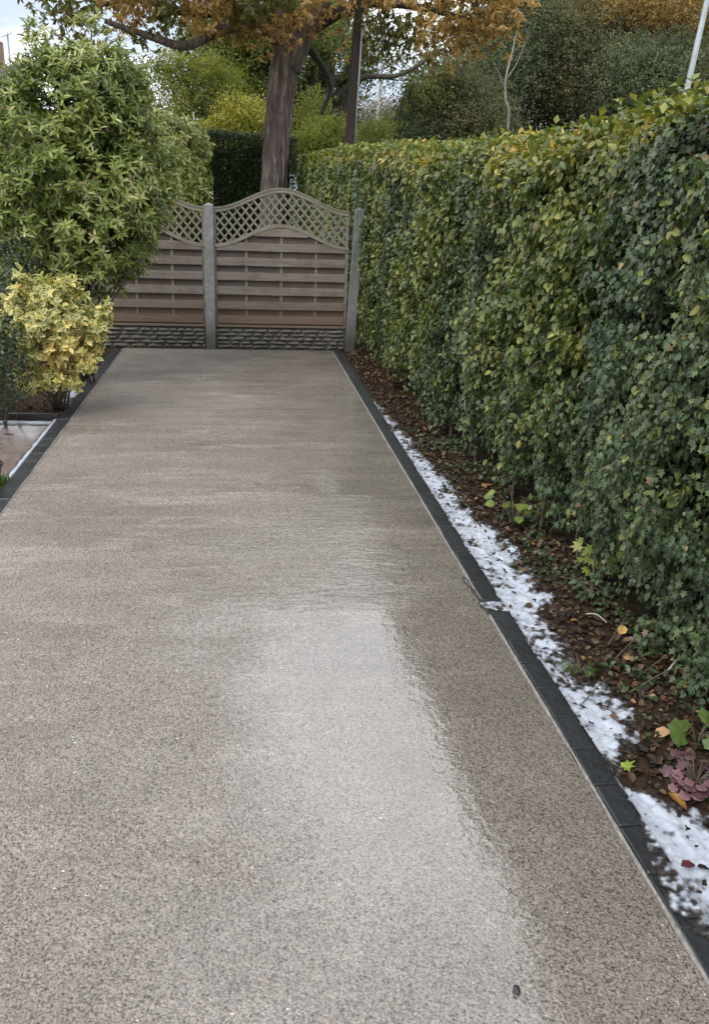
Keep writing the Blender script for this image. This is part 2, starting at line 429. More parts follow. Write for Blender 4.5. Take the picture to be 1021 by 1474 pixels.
def tpl_varieg():
    ang = [(0, 0), (.22, .34), (.5, .46), (.78, .32), (1.0, 0.0), (.78, -.32), (.5, -.46), (.22, -.34)]
    inn = [(.10, 0), (.28, .19), (.5, .27), (.70, .18), (.86, 0), (.70, -.18), (.5, -.27), (.28, -.19)]
    V = [(x, y, .25 * abs(y) - .12 * x * x) for x, y in ang] + [(x, y, .25 * abs(y) - .12 * x * x) for x, y in inn] + [(.48, 0, -.05)]
    Fc = []
    for i in range(8):
        j = (i + 1) % 8; Fc += [(i, j, 8 + j), (i, 8 + j, 8 + i), (8 + i, 8 + j, 16)]
    return np.array(V), np.array(Fc), np.array([1.0] * 8 + [.28] * 8 + [0.0])
def tpl_lobed():
    """a palm-lobed leaf: five lobes round the stalk"""
    pts = []
    for k, (a, r) in enumerate([(180, .12), (140, .42), (118, .30), (88, .62), (62, .40), (38, .82), (18, .48), (0, 1.0), (-18, .48), (-38, .82), (-62, .40), (-88, .62), (-118, .30), (-140, .42)]):
        pts.append((.0 + r * math.cos(rad(a)) * .75 + .2, r * math.sin(rad(a)) * .62, -.10 * r * r + .05 * math.sin(k * 2.1)))
    V = np.array(pts + [(.2, 0, .03)]); n = len(pts)
    Fc = np.array([(n, i, (i + 1) % n) for i in range(n)])
    return V, Fc, np.zeros(len(V))
def tpl_scallop():
    n = 16; pts = [(.5 + .52 * (1 + .13 * math.cos(5.5 * a)) * math.cos(a), .5 * (1 + .13 * math.cos(5.5 * a)) * math.sin(a), .07 * math.cos(5.5 * a) - .08) for a in np.linspace(-math.pi, math.pi, n, endpoint=False)]
    return np.array(pts + [(.42, 0, .03)]), np.array([(n, i, (i + 1) % n) for i in range(n)]), np.zeros(n + 1)
def tpl_ivy():
    pts = [(0, 0), (.06, -.42), (.36, -.24), (.50, -.52), (.62, -.20), (1, 0), (.62, .20), (.50, .52), (.36, .24), (.06, .42)]
    V = np.array([(x, y, .14 * abs(y) - .10 * x * x) for x, y in pts] + [(.36, 0, .05)])
    return V, np.array([(10, i, (i + 1) % 10) for i in range(10)]), np.zeros(11)
TPL = dict(ivy=tpl_ivy(), scallop=tpl_scallop(), oval=tpl_oval(), lance=tpl_lance(), diamond=tpl_diamond(), clump=tpl_clump(), varieg=tpl_varieg(), lobed=tpl_lobed(), curl=tpl_oval(.22, -.18, .44, .38))

def frames(D, N):
    D = D / (np.linalg.norm(D, axis=1, keepdims=True) + 1e-9)
    N = N - D * np.sum(N * D, axis=1, keepdims=True); N = N / (np.linalg.norm(N, axis=1, keepdims=True) + 1e-9)
    return D, np.cross(N, D), N

def leaf_mesh(tpl, P, D, N, size, width, tint):
    V0, F0, E0 = TPL[tpl]
    D, W, N = frames(D, N)
    n, k = len(P), len(V0)
    s = size[:, None, None]
    V = P[:, None, :] + s * (V0[None, :, 0:1] * D[:, None, :] + V0[None, :, 1:2] * width[:, None, None] * W[:, None, :] + V0[None, :, 2:3] * N[:, None, :])
    Fc = (F0[None] + (np.arange(n) * k)[:, None, None]).reshape(-1, 3)
    T = np.empty((n, k, 4)); T[:, :, :3] = tint[:, None, :]; T[:, :, 3] = E0[None]
    return V.reshape(-1, 3), Fc, T.reshape(-1, 4)

def foliage(owner, tpl, P, D, N, size, width, tint, mat, singles=0, vis=None, name='foliage', leaf='leaf', nvar=10):
    """the leaves that show largest become parts of their own, the rest one mass"""
    n = len(P)
    width = np.broadcast_to(np.asarray(width, float), (n,)); size = np.broadcast_to(np.asarray(size, float), (n,))
    keep = np.ones(n, bool)
    if singles:
        px, py, z = project(P)
        sc = size / np.maximum(z, .3) * (vis if vis is not None else 1.0)
        sc = np.where((px > 3) & (px < PW - 3) & (py > 3) & (py < PH - 3) & (z > .3), sc, 0)
        idx = np.argsort(-sc)[:singles]; idx = idx[sc[idx] > 0]
        keep[idx] = False
        Dn, Wn, Nn = frames(D[idx], N[idx])
        var = tint[idx][np.linspace(0, len(idx) - 1, nvar).astype(int)]
        V0, F0, E0 = TPL[tpl]; mw = float(width[idx].mean())
        mes = []
        for q in range(nvar):
            T = np.empty((len(V0), 4)); T[:, :3] = var[q]; T[:, 3] = E0
            mes.append(mesh(leaf, V0 * np.array([1, mw, 1]), F0, mat, True, T))
        pl = WLOC[owner]
        for i, j in enumerate(idx):
            q = int(np.argmin(np.sum((var - tint[j]) ** 2, axis=1)))
            o = bpy.data.objects.new(leaf, mes[q]); COL.objects.link(o); o.parent = owner
            s = float(size[j]); p = P[j] - pl
            o.matrix_local = Matrix([[Dn[i][r] * s, Wn[i][r] * s, Nn[i][r] * s, p[r]] for r in range(3)] + [[0, 0, 0, 1]])
    if keep.any():
        V, Fc, T = leaf_mesh(tpl, P[keep], D[keep], N[keep], size[keep], width[keep], tint[keep])
        return part(name, V, Fc, mat, owner, True, T, kind='stuff')

def pick(pal, t, jitter=.12, n=None):
    """palette colour by parameter t in 0..1, with jitter"""
    pal = np.asarray(pal, float); t = np.clip(t, 0, .9999) * (len(pal) - 1); i = t.astype(int); f = (t - i)[:, None]
    c = pal[i] * (1 - f) + pal[np.minimum(i + 1, len(pal) - 1)] * f
    return np.clip(c * (1 + R.normal(size=(len(c), 1)) * jitter) * (1 + R.normal(size=c.shape) * .04), .004, .95)

def unit(n):
    d = R.normal(size=(n, 3)); return d / np.linalg.norm(d, axis=1, keepdims=True)

# ------------------------------------------------------------------ structure: ground, soil, drive
V, Fc = [], []
gx = np.concatenate([np.linspace(-1200, -12, 8), np.linspace(-10, 40, 26), np.linspace(60, 1200, 8)])
gy = np.concatenate([np.linspace(-600, -8, 6), np.linspace(-6, 60, 34), np.linspace(90, 2200, 10)])
GX, GY = np.meshgrid(gx, gy)
GZ = -0.10 + 0.05 * (vnoise(GX * .4, GY * .4, 0, 5) - .5) * (np.abs(GX) > 3) * 1.0
nx, ny = len(gx), len(gy)
Fg = np.array([(j * nx + i, j * nx + i + 1, (j + 1) * nx + i + 1, (j + 1) * nx + i) for j in range(ny - 1) for i in range(nx - 1)])
tg = NT('rough_ground'); vg = tg.coord()
tg.principled(Base_Color=tg.ramp(tg.noise(vg, .9, 8, .6), [(.3, (.028, .032, .012)), (.55, (.045, .055, .018)), (.75, (.06, .045, .028))]), Roughness=.9, Normal=tg.bump(tg.noise(vg, 9, 6), .8, .08))
part('ground', np.stack([GX.ravel(), GY.ravel(), GZ.ravel()], 1), Fg, tg.m, kind='structure')

DL, DR, DFAR, DNEAR = -1.556, 1.280, 12.50, -2.0
SETT_W = .095
ER = DR + .012 + SETT_W       # outer face of the right edging
EL = DL - .012 - .105

def soil_z(x, y):
    x = np.asarray(x, float); y = np.asarray(y, float)
    rise = np.where(x > 0, .06 * smooth(ER, 2.1, x), .05 * smooth(1.75, 2.6, -x))
    under = (x < EL - .03) & (y > 6.62) & (y < 8.47)
    return np.where(under, -.085, 0) -.030 + rise + .030 * (fbm(x * 5, y * 5, 0, 9) - .5) + .022 * (fbm(x * 22, y * 22, 0, 3, 3) - .5)

def grid_sheet(x0, x1, y0, y1, step, zf):
    xs = np.arange(x0, x1 + step * .5, step); ys = np.arange(y0, y1 + step * .5, step)
    X, Y = np.meshgrid(xs, ys); n, m = len(xs), len(ys)
    i = np.arange(n - 1); j = np.arange(m - 1); I, J = np.meshgrid(i, j); b = (J * n + I).ravel()
    return np.stack([X.ravel(), Y.ravel(), zf(X, Y).ravel()], 1), np.stack([b, b + 1, b + n + 1, b + n], 1)

part('soil_bed', *grid_sheet(ER - .03, 3.2, -1, 13.2, .035, soil_z), M['soil'], sm=True, kind='structure')
part('soil_bed', *grid_sheet(-4.6, EL + .03, 3.4, 13.4, .04, soil_z), M['soil'], sm=True, kind='structure')

# the concrete slab, its edges trowelled by hand
ys = np.arange(DNEAR, DFAR + 1e-6, .04)
xl = DL + .010 * (fbm(ys * 3, 0 * ys, 0, 31) - .5) * 2; xr = DR + .008 * (fbm(ys * 4, 0 * ys, 0, 41) - .5) * 2
cols = 24; Vd = []
for i, y in enumerate(ys):
    yy = y + (.012 * (vnoise(0, y, 0, 1) - .5))
    xs = np.concatenate([[xl[i]], np.linspace(xl[i] + .012, xr[i] - .012, cols), [xr[i]]])
    zz = np.concatenate([[-.006], np.zeros(cols), [-.006]])
    Vd.append(np.stack([xs, np.full(cols + 2, yy), zz], 1))
    if i == 0 or i == len(ys) - 1: pass
nC = cols + 2
Fd = [(j * nC + i, j * nC + i + 1, (j + 1) * nC + i + 1, (j + 1) * nC + i) for j in range(len(ys) - 1) for i in range(nC - 1)]
Vd = np.vstack(Vd); nb = len(Vd)
ringi = [i for i in range(nC)] + [(j * nC + nC - 1) for j in range(1, len(ys))] + [((len(ys) - 1) * nC + i) for i in range(nC - 2, -1, -1)] + [j * nC for j in range(len(ys) - 2, 0, -1)]
low = Vd[ringi].copy(); low[:, 2] = -.12
Vd = np.vstack([Vd, low]); k = len(ringi)
Fd += [(ringi[(i + 1) % k], ringi[i], nb + i, nb + (i + 1) % k) for i in range(k)]
part('driveway', Vd, Fd, M['drive'], kind='structure')
# the thin ragged lip of cement paste along both sides
for ex, sg in ((DR, 1), (DL, -1)):
    yl_ = np.arange(.8, 12.45, .022); V = []; n_ = len(yl_)
    w_ = .002 + .010 * fbm(yl_ * 9, 0 * yl_, 0, 7 + sg, 3); c_ = ex + sg * (.002 + .006 * (fbm(yl_ * 2.5, 0 * yl_, 0, 17 + sg) - .5))
    for i in range(n_):
        V += [(c_[i] - sg * w_[i], yl_[i], -.004), (c_[i] - sg * w_[i] * .3, yl_[i], .005), (c_[i] + sg * w_[i] * .7, yl_[i], .003), (c_[i] + sg * w_[i], yl_[i], -.012)]
    part('cement_lip', V, [(4 * i + q, 4 * i + q + 1, 4 * i + q + 5, 4 * i + q + 4) for i in range(n_ - 1) for q in range(3)], M['lip'], sm=True, kind='structure')

# edging: a mortar bed and each sett
def edging(x0, w, y0, y1, pitch, seed):
    rs = np.random.default_rng(seed)
    Vb, Fb = box(x0 + w / 2, (y0 + y1) / 2, -.055, w + .02, y1 - y0, .10)
    bed = part('edging_strip', Vb, Fb, M['mortar'], kind='structure')
    mes = []
    for q in range(5):
        Vs, Fs = box(0, 0, 0, w, pitch - .006, .08, .004, .0012, rs)
        mes.append(mesh('sett', Vs, Fs, M['sett']))
    y = y0 + pitch / 2; i = 0
    while y < y1:
        o = bpy.data.objects.new('sett', mes[i % 5]); COL.objects.link(o); o.parent = bed
        o.location = (x0 + w / 2 + rs.uniform(-.003, .003), y, -.038 + rs.uniform(-.002, .002))
        o.rotation_euler = (rs.uniform(-.006, .006), rs.uniform(-.01, .01), rs.uniform(-.008, .008))
        y += pitch; i += 1
    return bed
edging(DR + .012, SETT_W, .6, 12.5, .232, 1)
edging(EL, .105, 4.0, 12.45, .232, 2)

# the wet red path and the scrap of lawn at the left edge of the picture
tp = NT('wet_red_paving'); vp = tp.coord(); npth = tp.noise(vp, 3.5, 7, .6)
tp.principled(Base_Color=tp.ramp(npth, [(.3, (.095, .068, .056)), (.7, (.165, .125, .108))]), Roughness=tp.ramp(tp.noise(vp, 2, 3), [(.35, .12), (.7, .4)]), Normal=tp.bump(tp.noise(vp, 60, 4), .2, .004))
Vp, Fp = box(EL - 1.32, 7.55, -.045, 2.62, 1.78, .05, .006)
part('path', Vp, Fp, tp.m, kind='structure')

# ------------------------------------------------------------------ foam left by the wash
tf = NT('soap_foam'); vf = tf.coord()
nfo = tf.noise(vf, 34, 6, .7)
thk = tf.n('ShaderNodeAttribute', attribute_name='tint').outputs['Fac']
dens = tf.math('ADD', thk, tf.math('MULTIPLY', tf.math('SUBTRACT', nfo, .5), .9))
tf.principled(Base_Color=tf.ramp(dens, [(.10, (.030, .026, .024)), (.40, (.13, .137, .15)), (.72, (.26, .285, .335)), (1.10, (.41, .445, .52))]), Roughness=.42, Normal=tf.bump(nfo, .35, .004))
M['foam'] = tf.m

def foam_sheet(x0, x1, y0, y1, step, maskf, basef, thick, name='foam'):
    xs = np.arange(x0, x1, step); ys = np.arange(y0, y1, step)
    X, Y = np.meshgrid(xs, ys); m = maskf(X, Y); n, k = len(xs), len(ys)
    t = smooth(-.02, .75, m)
    Z = basef(X, Y) + .0012 + thick * t + .001 * t * (fbm(X * 60, Y * 60, 0, 8, 2) - .5)
    on = m > 0
    cell = on[:-1, :-1] | on[1:, :-1] | on[:-1, 1:] | on[1:, 1:]
    J, I = np.nonzero(cell); b = J * n + I
    Fq = np.stack([b, b + 1, b + n + 1, b + n], 1)
    used = np.unique(Fq); remap = -np.ones(n * k, int); remap[used] = np.arange(len(used))
    Vq = np.stack([X.ravel(), Y.ravel(), Z.ravel()], 1)[used]
    tq = t.ravel()[used]
    return part(name, Vq, remap[Fq], M['foam'], sm=True, tint=np.stack([tq, tq, tq, tq * 0 + 1], 1), kind='stuff')

OUT_Y = [1.6, 1.95, 2.2, 2.5, 2.62, 2.72, 2.86, 3.0, 3.2, 3.6, 4.0, 4.35, 4.7, 5.05, 5.6, 6.2, 7.0, 7.8, 8.5, 9.3]
OUT_X = [1.95, 1.92, 1.84, 1.70, 1.56, 1.43, 1.46, 1.60, 1.66, 1.60, 1.60, 1.70, 1.66, 1.70, 1.63, 1.60, 1.56, 1.535, 1.49, 1.46]
def mask_right(X, Y):
    ox = np.interp(Y, OUT_Y, OUT_X) + .10 * (fbm(X * 3.5, Y * 3.5, 0, 51) - .5)
    ix = ER - .004 - .10 * np.exp(-((Y - 2.12) / .22) ** 2) * (vnoise(Y * 5, 0 * Y, 0, 2) + .5)
    brg = np.exp(-((Y - 4.22 + .25 * (X - 1.36)) / .05) ** 2) ; ix = ix - .2 * brg * (brg > .3)
    e = np.minimum((ox - X) / .10, (X - ix) / .02)
    n = fbm(X * 13, Y * 11, 0, 77, 4)
    n2 = fbm(X * 52, Y * 46, 0, 91, 2)
    patchy = .36 + .14 * (smooth(4.2, 3.9, Y) * smooth(3.2, 3.5, Y)) + .06 * smooth(1.55, 1.7, X)
    m = np.minimum(e, 1.2) * .55 + (n - .5) * 1.6 + (n2 - .5) * 1.15 + (.45 - patchy)
    m = m - np.where(X < ER, .28 + .9 * (fbm(X * 6, Y * 55, 0, 5, 3) - .45), 0)
    m = np.where((e < 0), -1, m)
    return m - .02
def base_right(X, Y):
    return np.where(X < ER + .004, .004, soil_z(X, Y))
foam_sheet(1.25, 2.0, 1.5, 9.4, .0056, mask_right, base_right, .0025)
def mask_lip(X, Y):     # suds run along the slab's edge by the flooded joint
    c = DR - .005 - .03 * smooth(4.2, 4.9, Y)
    return .4 - np.abs(X - c) / .022 + 1.2 * (fbm(X * 20, Y * 12, 0, 13) - .55) - 3 * (smooth(4.15, 4.05, Y) + smooth(4.55, 4.8, Y))
foam_sheet(1.2, 1.32, 4.0, 4.85, .007, mask_lip, lambda X, Y: 0 * X + .004, .005)
def mask_left(X, Y):
    strip = .85 - np.abs(X - (EL - .030)) / .032
    strip = np.where((Y > 6.62) & (Y < 8.5), strip, -1)
    bank = .9 - np.abs(Y - (8.33 + .04 * np.sin(X * 5) + .12 * (X + 2.0))) / .10; bank = np.where((X < EL - .05), bank, -1)
    end = .9 - np.hypot((X - (EL - .07)) / .10, (Y - 9.7) / .75)
    swirl = .12 - np.abs(np.sin(X * 5 + 2.1 * vnoise(X * 3, Y * 3, 0, 4) * 3 + Y * 6)) ; swirl = np.where((Y > 6.8) & (Y < 8.3) & (X < -1.95), swirl * .9 - .05, -1)
    ring = .5 - np.abs(Y - 6.66) / .05; ring = np.where((X < EL - .05), ring, -1)
    m = np.maximum.reduce([strip, bank, end, swirl, ring])
    return np.where(m > -.9, m + np.where(strip > -.5, .45, 1.0) * (fbm(X * 14, Y * 14, 0, 23) - .52), -1)
foam_sheet(-3.6, EL - .003, 6.5, 10.6, .011, mask_left, lambda X, Y: np.where((Y < 8.46) & (Y > 6.64), -.019 + 0 * X, soil_z(X, Y)), .010)

# timber board closing the path
tb = thing('timber_edging_board', 'dark wet timber board closing off the red path beside the edging', 'board', (-1.95, 8.52, 0))
Vb, Fb = box(0, 0, 0, .46, .05, .10, .006)
part('plank', Vb + np.array([EL - .24, 8.53, -.022]), Fb, M['wet_board'], tb)

# grass scrap, real blades
ng = 4200
gxp = R.uniform(-2.5, EL - .012, ng); gyp = R.uniform(5.5, 6.63, ng)
Pg = np.stack([gxp, gyp, soil_z(gxp, gyp) - .005], 1)
Dg = np.stack([R.normal(0, .45, ng), R.normal(0, .45, ng), np.ones(ng)], 1)
Vg, Fg2, Tg = leaf_mesh('diamond', Pg, Dg, unit(ng), R.uniform(.03, .08, ng), np.full(ng, .10), pick([(.07, .13, .02), (.13, .22, .035), (.2, .26, .06)], R.random(ng)))
part('grass', Vg, Fg2, M['leaf'], tint=Tg, kind='stuff')

# black tub at the frame edge
def lathe(prof, c, n=20):
    a = np.linspace(0, 2 * math.pi, n, endpoint=False)
    V = np.vstack([np.stack([c[0] + r * np.cos(a), c[1] + r * np.sin(a), np.full(n, c[2] + z)], 1) for r, z in prof]); Fc = []
    for k in range(len(prof) - 1):
        for j in range(n): Fc.append((k * n + j, k * n + (j + 1) % n, (k + 1) * n + (j + 1) % n, (k + 1) * n + j))
    Fc.append(tuple(range(n - 1, -1, -1)))
    return V, Fc
M['black_plastic'] = None
M['black_plastic'] = simple('black_plastic', (.008, .008, .009), (.016, .016, .017), 12, .35, bump=.05)
tubp = on_ground(-21, 702)
tub = thing('plant_tub', 'black plastic tub on the grass, cut by the photo edge', 'tub', (tubp[0], tubp[1], -.03))
part('pot', *lathe([(.085, 0), (.12, .19), (.13, .19), (.13, .21), (.115, .21), (.112, .17)], (tubp[0], tubp[1], -.03)), M['black_plastic'], tub)
part('pot_soil', *lathe([(.113, .168), (.06, .175), (.002, .172)], (tubp[0], tubp[1], -.03)), M['soil'], tub)

# ------------------------------------------------------------------ fence
FY = 12.68
def wave(x, c, w, z0, h):
    return z0 + h * .5 * (1 + np.cos(2 * math.pi * np.clip((x - c) / w, -.5, .5)))
def strip_along(xs, zs, th, depth, y):
    """a bent rail: th high, depth deep"""
    T = np.stack([np.gradient(xs), np.gradient(zs)], 1); T /= np.linalg.norm(T, axis=1, keepdims=True)
    Nn = np.stack([-T[:, 1], T[:, 0]], 1); V = []; n = len(xs)
    for i in range(n):
        for s, dy in ((-1, -1), (1, -1), (1, 1), (-1, 1)):
            V.append((xs[i] + Nn[i, 0] * s * th / 2, y + dy * depth / 2, zs[i] + Nn[i, 1] * s * th / 2))
    Fc = [(0, 1, 2, 3), tuple(4 * (n - 1) + q for q in (3, 2, 1, 0))]
    for i in range(n - 1):
        for q in range(4):
            Fc.append((4 * i + q, 4 * (i + 1) + q, 4 * (i + 1) + (q + 1) % 4, 4 * i + (q + 1) % 4))
    return V, Fc

def fence_panel(x0, x1, label, seed):
    rs = np.random.default_rng(seed)
    t = thing('trellis_fence', label, 'fence', ((x0 + x1) / 2, FY, .28), 'wavy trellis topped fence panels')
    w = x1 - x0; c = (x0 + x1) / 2
    top = lambda x: wave(x, c, w, 1.80, .265)
    mid = lambda x: wave(x, c, w, 1.355, .27)
    xs = np.linspace(x0 + .004, x1 - .004, 36)
    part('top_rail', *strip_along(xs, top(xs), .045, .05, FY - .002), M['trellis_wood'], t)
    part('top_bead', *strip_along(xs, top(xs) + .032, .018, .066, FY - .002), M['trellis_wood'], t)
    part('trellis_rail', *strip_along(xs, mid(xs), .042, .055, FY - .004), M['trellis_wood'], t)
    for sx in (x0 + .02, x1 - .02):
        zt = float(top(sx)) - .024
        part('stile', *box(sx, FY + .004, (.285 + zt) / 2, .036, .045, zt - .285, .003), M['fence_wood'], t)
    # laths of the trellis
    for sgn, yy in ((-1, FY - .014), (1, FY + .002)):
        for u in np.arange(-3, 3, .112):
            s = np.linspace(-1.2, 1.2, 240)
            px = c + u + s * math.cos(rad(50)); pz = 1.6 + sgn * s * math.sin(rad(50))
            ok = (px > x0 + .036) & (px < x1 - .036) & (pz > mid(px) + .012) & (pz < top(px) - .014)
            if ok.sum() < 10: continue
            ii = np.nonzero(ok)[0]
            for run in np.split(ii, np.nonzero(np.diff(ii) > 1)[0] + 1):
                if len(run) < 8: continue
                a, b = run[0], run[-1]
                lw = .025 + rs.uniform(-.002, .002)
                ct = [(px[a], yy, pz[a]), (px[b], yy, pz[b])]
                d = np.array(ct[1]) - np.array(ct[0]); Ld = np.linalg.norm(d)
                Vx, Fx = box(0, 0, 0, Ld, .012, lw)
                an = math.atan2(d[2], d[0]); ca, sa = math.cos(an), math.sin(an)
                Vx = np.stack([Vx[:, 0] * ca - Vx[:, 2] * sa, Vx[:, 1], Vx[:, 0] * sa + Vx[:, 2] * ca], 1) + (np.array(ct[0]) + np.array(ct[1])) / 2
                part('lath', Vx, Fx, M['trellis_wood'], t)
    # boards: proud ones with set-back ones between
    def clipped(zb, zt, y, th, front):
        xs = np.linspace(x0 + .04, x1 - .04, 25)
        lim = mid(xs) - .018
        a = np.minimum(zt, lim)
        ok = a > zb + .012
        if not ok.any(): return
        xx = xs[ok]; tt = a[ok]; wob = .004 * (vnoise(xx * 2.2, zb * 9, 0, seed) - .5)
        V = []
        for q in range(len(xx)):
            V += [(xx[q], y - th / 2, zb + wob[q]), (xx[q], y - th / 2, tt[q] + wob[q]), (xx[q], y + th / 2, tt[q] + wob[q]), (xx[q], y + th / 2, zb + wob[q])]
        n = len(xx); Fc = [(0, 1, 2, 3), tuple(4 * (n - 1) + e for e in (3, 2, 1, 0))]
        for i in range(n - 1):
            for e in range(4): Fc.append((4 * i + e, 4 * (i + 1) + e, 4 * (i + 1) + (e + 1) % 4, 4 * i + (e + 1) % 4))
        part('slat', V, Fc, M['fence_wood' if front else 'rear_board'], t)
    pitch = .192
    for k in range(7):
        zb = .335 + k * pitch
        clipped(zb, zb + .106, FY - .020 + rs.uniform(-.003, .003), .014, True)
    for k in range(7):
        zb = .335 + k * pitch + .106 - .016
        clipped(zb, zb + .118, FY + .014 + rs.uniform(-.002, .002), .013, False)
    part('bottom_slat', *box(c, FY + .018, .325, w - .09, .014, .085, .002), M['fence_wood'], t)
    for f in np.linspace(.24, .76, 3):
        bx = x0 + f * w; zt = float(mid(bx)) - .03
        part('batten', *box(bx, FY - .001, (.305 + zt) / 2, .036, .010, zt - .305, .002), M['trellis_wood'], t)
    part('bottom_rail', *box(c, FY - .012, .297, w - .05, .04, .03, .004), M['trellis_wood'], t)
    return t
fence_panel(-.335, 1.478, 'weathered trellis topped fence panel between the two concrete posts', 3)
fence_panel(-2.285, -.445, 'trellis topped fence panel half hidden behind the green shrub', 4)

def post(x, label, lean, seed, mat='concrete'):
    t = thing('fence_post', label, 'post', (x, FY, -.3), 'concrete posts holding the fence')
    zs = np.linspace(-.3, 1.86, 22); V = []; rs = np.random.default_rng(seed)
    prof = [(-.058, -.05), (.058, -.05), (.066, -.042), (.066, .05), (-.066, .05), (-.066, -.042)]
    for z in zs:
        for px, py in prof:
            V.append((x + lean * z + px * (1 - .04 * z / 1.8) + rs.uniform(-.0012, .0012), FY - .012 + py + rs.uniform(-.0015, .0015), z))
    n = 6; Fc = [tuple(range(5, -1, -1))]
    for i in range(len(zs) - 1):
        for j in range(n): Fc.append((i * n + j, i * n + (j + 1) % n, (i + 1) * n + (j + 1) % n, (i + 1) * n + j))
    b = (len(zs) - 1) * n; V.append((x + lean * 1.86, FY - .012, 1.895)); Fc += [(b + j, b + (j + 1) % n, len(V) - 1) for j in range(n)]
    part('shaft', V, Fc, M[mat], t)
    return t
post(-.39, 'pale concrete post between the two fence panels', 0.0, 1)
post(1.535, 'grey concrete post at the hedge end of the fence', .045, 2, 'concrete_mossy')

# rock-faced gravel boards
stone_meshes = []
for q in range(12):
    rs = np.random.default_rng(100 + q); n, m = 5, 3
    V = []
    for j in range(m):
        for i in range(n):
            e = (i in (0, n - 1)) or (j in (0, m - 1))
            V.append(((i / (n - 1) - .5) + (rs.uniform(-.06, .06)), (0 if e else -.9 + rs.uniform(-.5, .4)) , (j / (m - 1) - .5) + rs.uniform(-.10, .10)))
    Fc = [(j * n + i, j * n + i + 1, (j + 1) * n + i + 1, (j + 1) * n + i) for j in range(m - 1) for i in range(n - 1)]
    ring = list(range(n)) + [(j * n + n - 1) for j in range(1, m)] + [(m - 1) * n + i for i in range(n - 2, -1, -1)] + [j * n for j in range(m - 2, 0, -1)]
    b = len(V); V += [(V[i][0], 1.0, V[i][2]) for i in ring]; k = len(ring)
    Fc += [(ring[(i + 1) % k], ring[i], b + i, b + (i + 1) % k) for i in range(k)]
    stone_meshes.append(mesh('stone', V, Fc, M['stone']))
def gravel_board(x0, x1, label, seed):
    rs = np.random.default_rng(seed)
    t = thing('gravel_board', label, 'gravel board', ((x0 + x1) / 2, FY, -.02), 'rock faced boards under the fence')
    part('backing', *box((x0 + x1) / 2, FY + .012, .13, x1 - x0, .04, .30), M['stone_back'], t)
    z = -.012
    for h in (.055, .048, .06, .05, .055):
        x = x0 + .004
        while x < x1 - .02:
            w = min(rs.uniform(.07, .26), x1 - .004 - x)
            if x1 - .004 - (x + w) < .05: w = x1 - .004 - x
            o = bpy.data.objects.new('stone', stone_meshes[rs.integers(12)]); COL.objects.link(o); o.parent = t
            o.location = np.array([x + w / 2, FY - .014, z + h / 2]) - WLOC[t]
            o.scale = (w - .010, rs.uniform(.02, .042), h - .009); o.rotation_euler = (0, rs.uniform(-.04, .04), 0)
            x += w
        z += h + .001
gravel_board(-.322, 1.466, 'rock faced concrete gravel board below the whole fence panel', 5)
gravel_board(-2.285, -.458, 'rock faced gravel board at the shrub side of the concrete post', 6)

# ------------------------------------------------------------------ the long hedge on the right
HY0, HY1 = .9, 25.5
def hedge_top(y): return np.interp(y, [0, 3.4, 4.6, 5.6, 7.9, 12.7, 24.5], [2.47, 2.50, 2.45, 2.41, 2.46, 2.66, 2.94]) + .05 * (fbm(np.asarray(y) * 1.3, 0 * np.asarray(y), 0, 61) - .5)
def hedge_face(y, z):
    """x of the clipped face"""
    foot = np.interp(y, [0, 4, 8, 13, 26], [1.98, 1.92, 1.74, 1.62, 1.58])
    body = np.interp(y, [0, 4, 8, 13, 26], [1.80, 1.74, 1.66, 1.64, 1.58])
    f = smooth(.15, .9, z)
    x = foot * (1 - f) + body * f
    x = x + .16 * (fbm(y * 1.1, z * 1.1, 0, 71) - .5) + .12 * (fbm(y * 3.2, z * 3.2, 0, 73) - .5)
    return x + .22 * smooth(-.22, .04, z - hedge_top(y))
hedge = thing('hedge', 'tall clipped mixed hedge of green and yellow leaves along the drive', 'hedge', (2.1, 8, 0))
# density falls with distance as leaves get fewer pixels
ny_ = 330000
yy = HY0 + (HY1 - HY0) * R.random(ny_) ** 1.9
top = hedge_top(yy); zz = R.random(ny_) ** .92 * (top + .02)
w = .62 + 1.15 * smooth(8, 22, yy)
foot_thin = smooth(.06, .42, zz + .18 * (vnoise(yy * 2.3, 0, 0, 5) - .5))
acc = R.random(ny_) < (.80 * np.maximum(foot_thin, .7 * smooth(4.6, 3.6, yy)))
yy, zz = yy[acc], zz[acc]; top = hedge_top(yy); nH = len(yy)
depth = R.random(nH) ** 1.7 * .30
lump = .16 * (fbm(yy * 5, zz * 5, 0, 19, 3) - .5)
hol = fbm(yy * 7 + 3, zz * 7, 0, 29, 2) - .10 * smooth(1.3, .4, zz) * smooth(8, 4, yy)
depth = depth + .20 * smooth(.42, .30, hol)
xx = hedge_face(yy, zz) + depth + lump
P = np.stack([xx, yy, zz], 1)
kind_n = fbm(yy * 1.25 + .5 * zz, zz * .6, 0, 81, 4) + R.normal(0, .10, nH) + .30 * (fbm(yy * 4, zz * 2.5, 0, 83, 2) - .5)
ivy_bias = smooth(7.5, 3.8, yy) * .20 * smooth(1.75, .7, zz) - .05 * smooth(1.2, 2.2, zz) - .02
topness = smooth(.34, .0, top - zz)
is_broad = (kind_n - ivy_bias + .16 * topness + .05 * smooth(6, 12, yy)) > .5
tt = np.clip(fbm(yy * 3, zz * 3, 0, 85, 3) + R.normal(0, .21, nH), 0, 1)
cb = pick([(.040, .066, .018), (.078, .112, .027), (.138, .165, .040), (.26, .25, .055), (.52, .37, .075)], np.clip(tt * .75 + .45 * topness - .02, 0, 1))
ci = pick([(.020, .038, .016), (.036, .062, .024), (.064, .094, .034), (.125, .155, .058)], np.clip(tt * .95, 0, 1))
tint = np.where(is_broad[:, None], cb, ci)
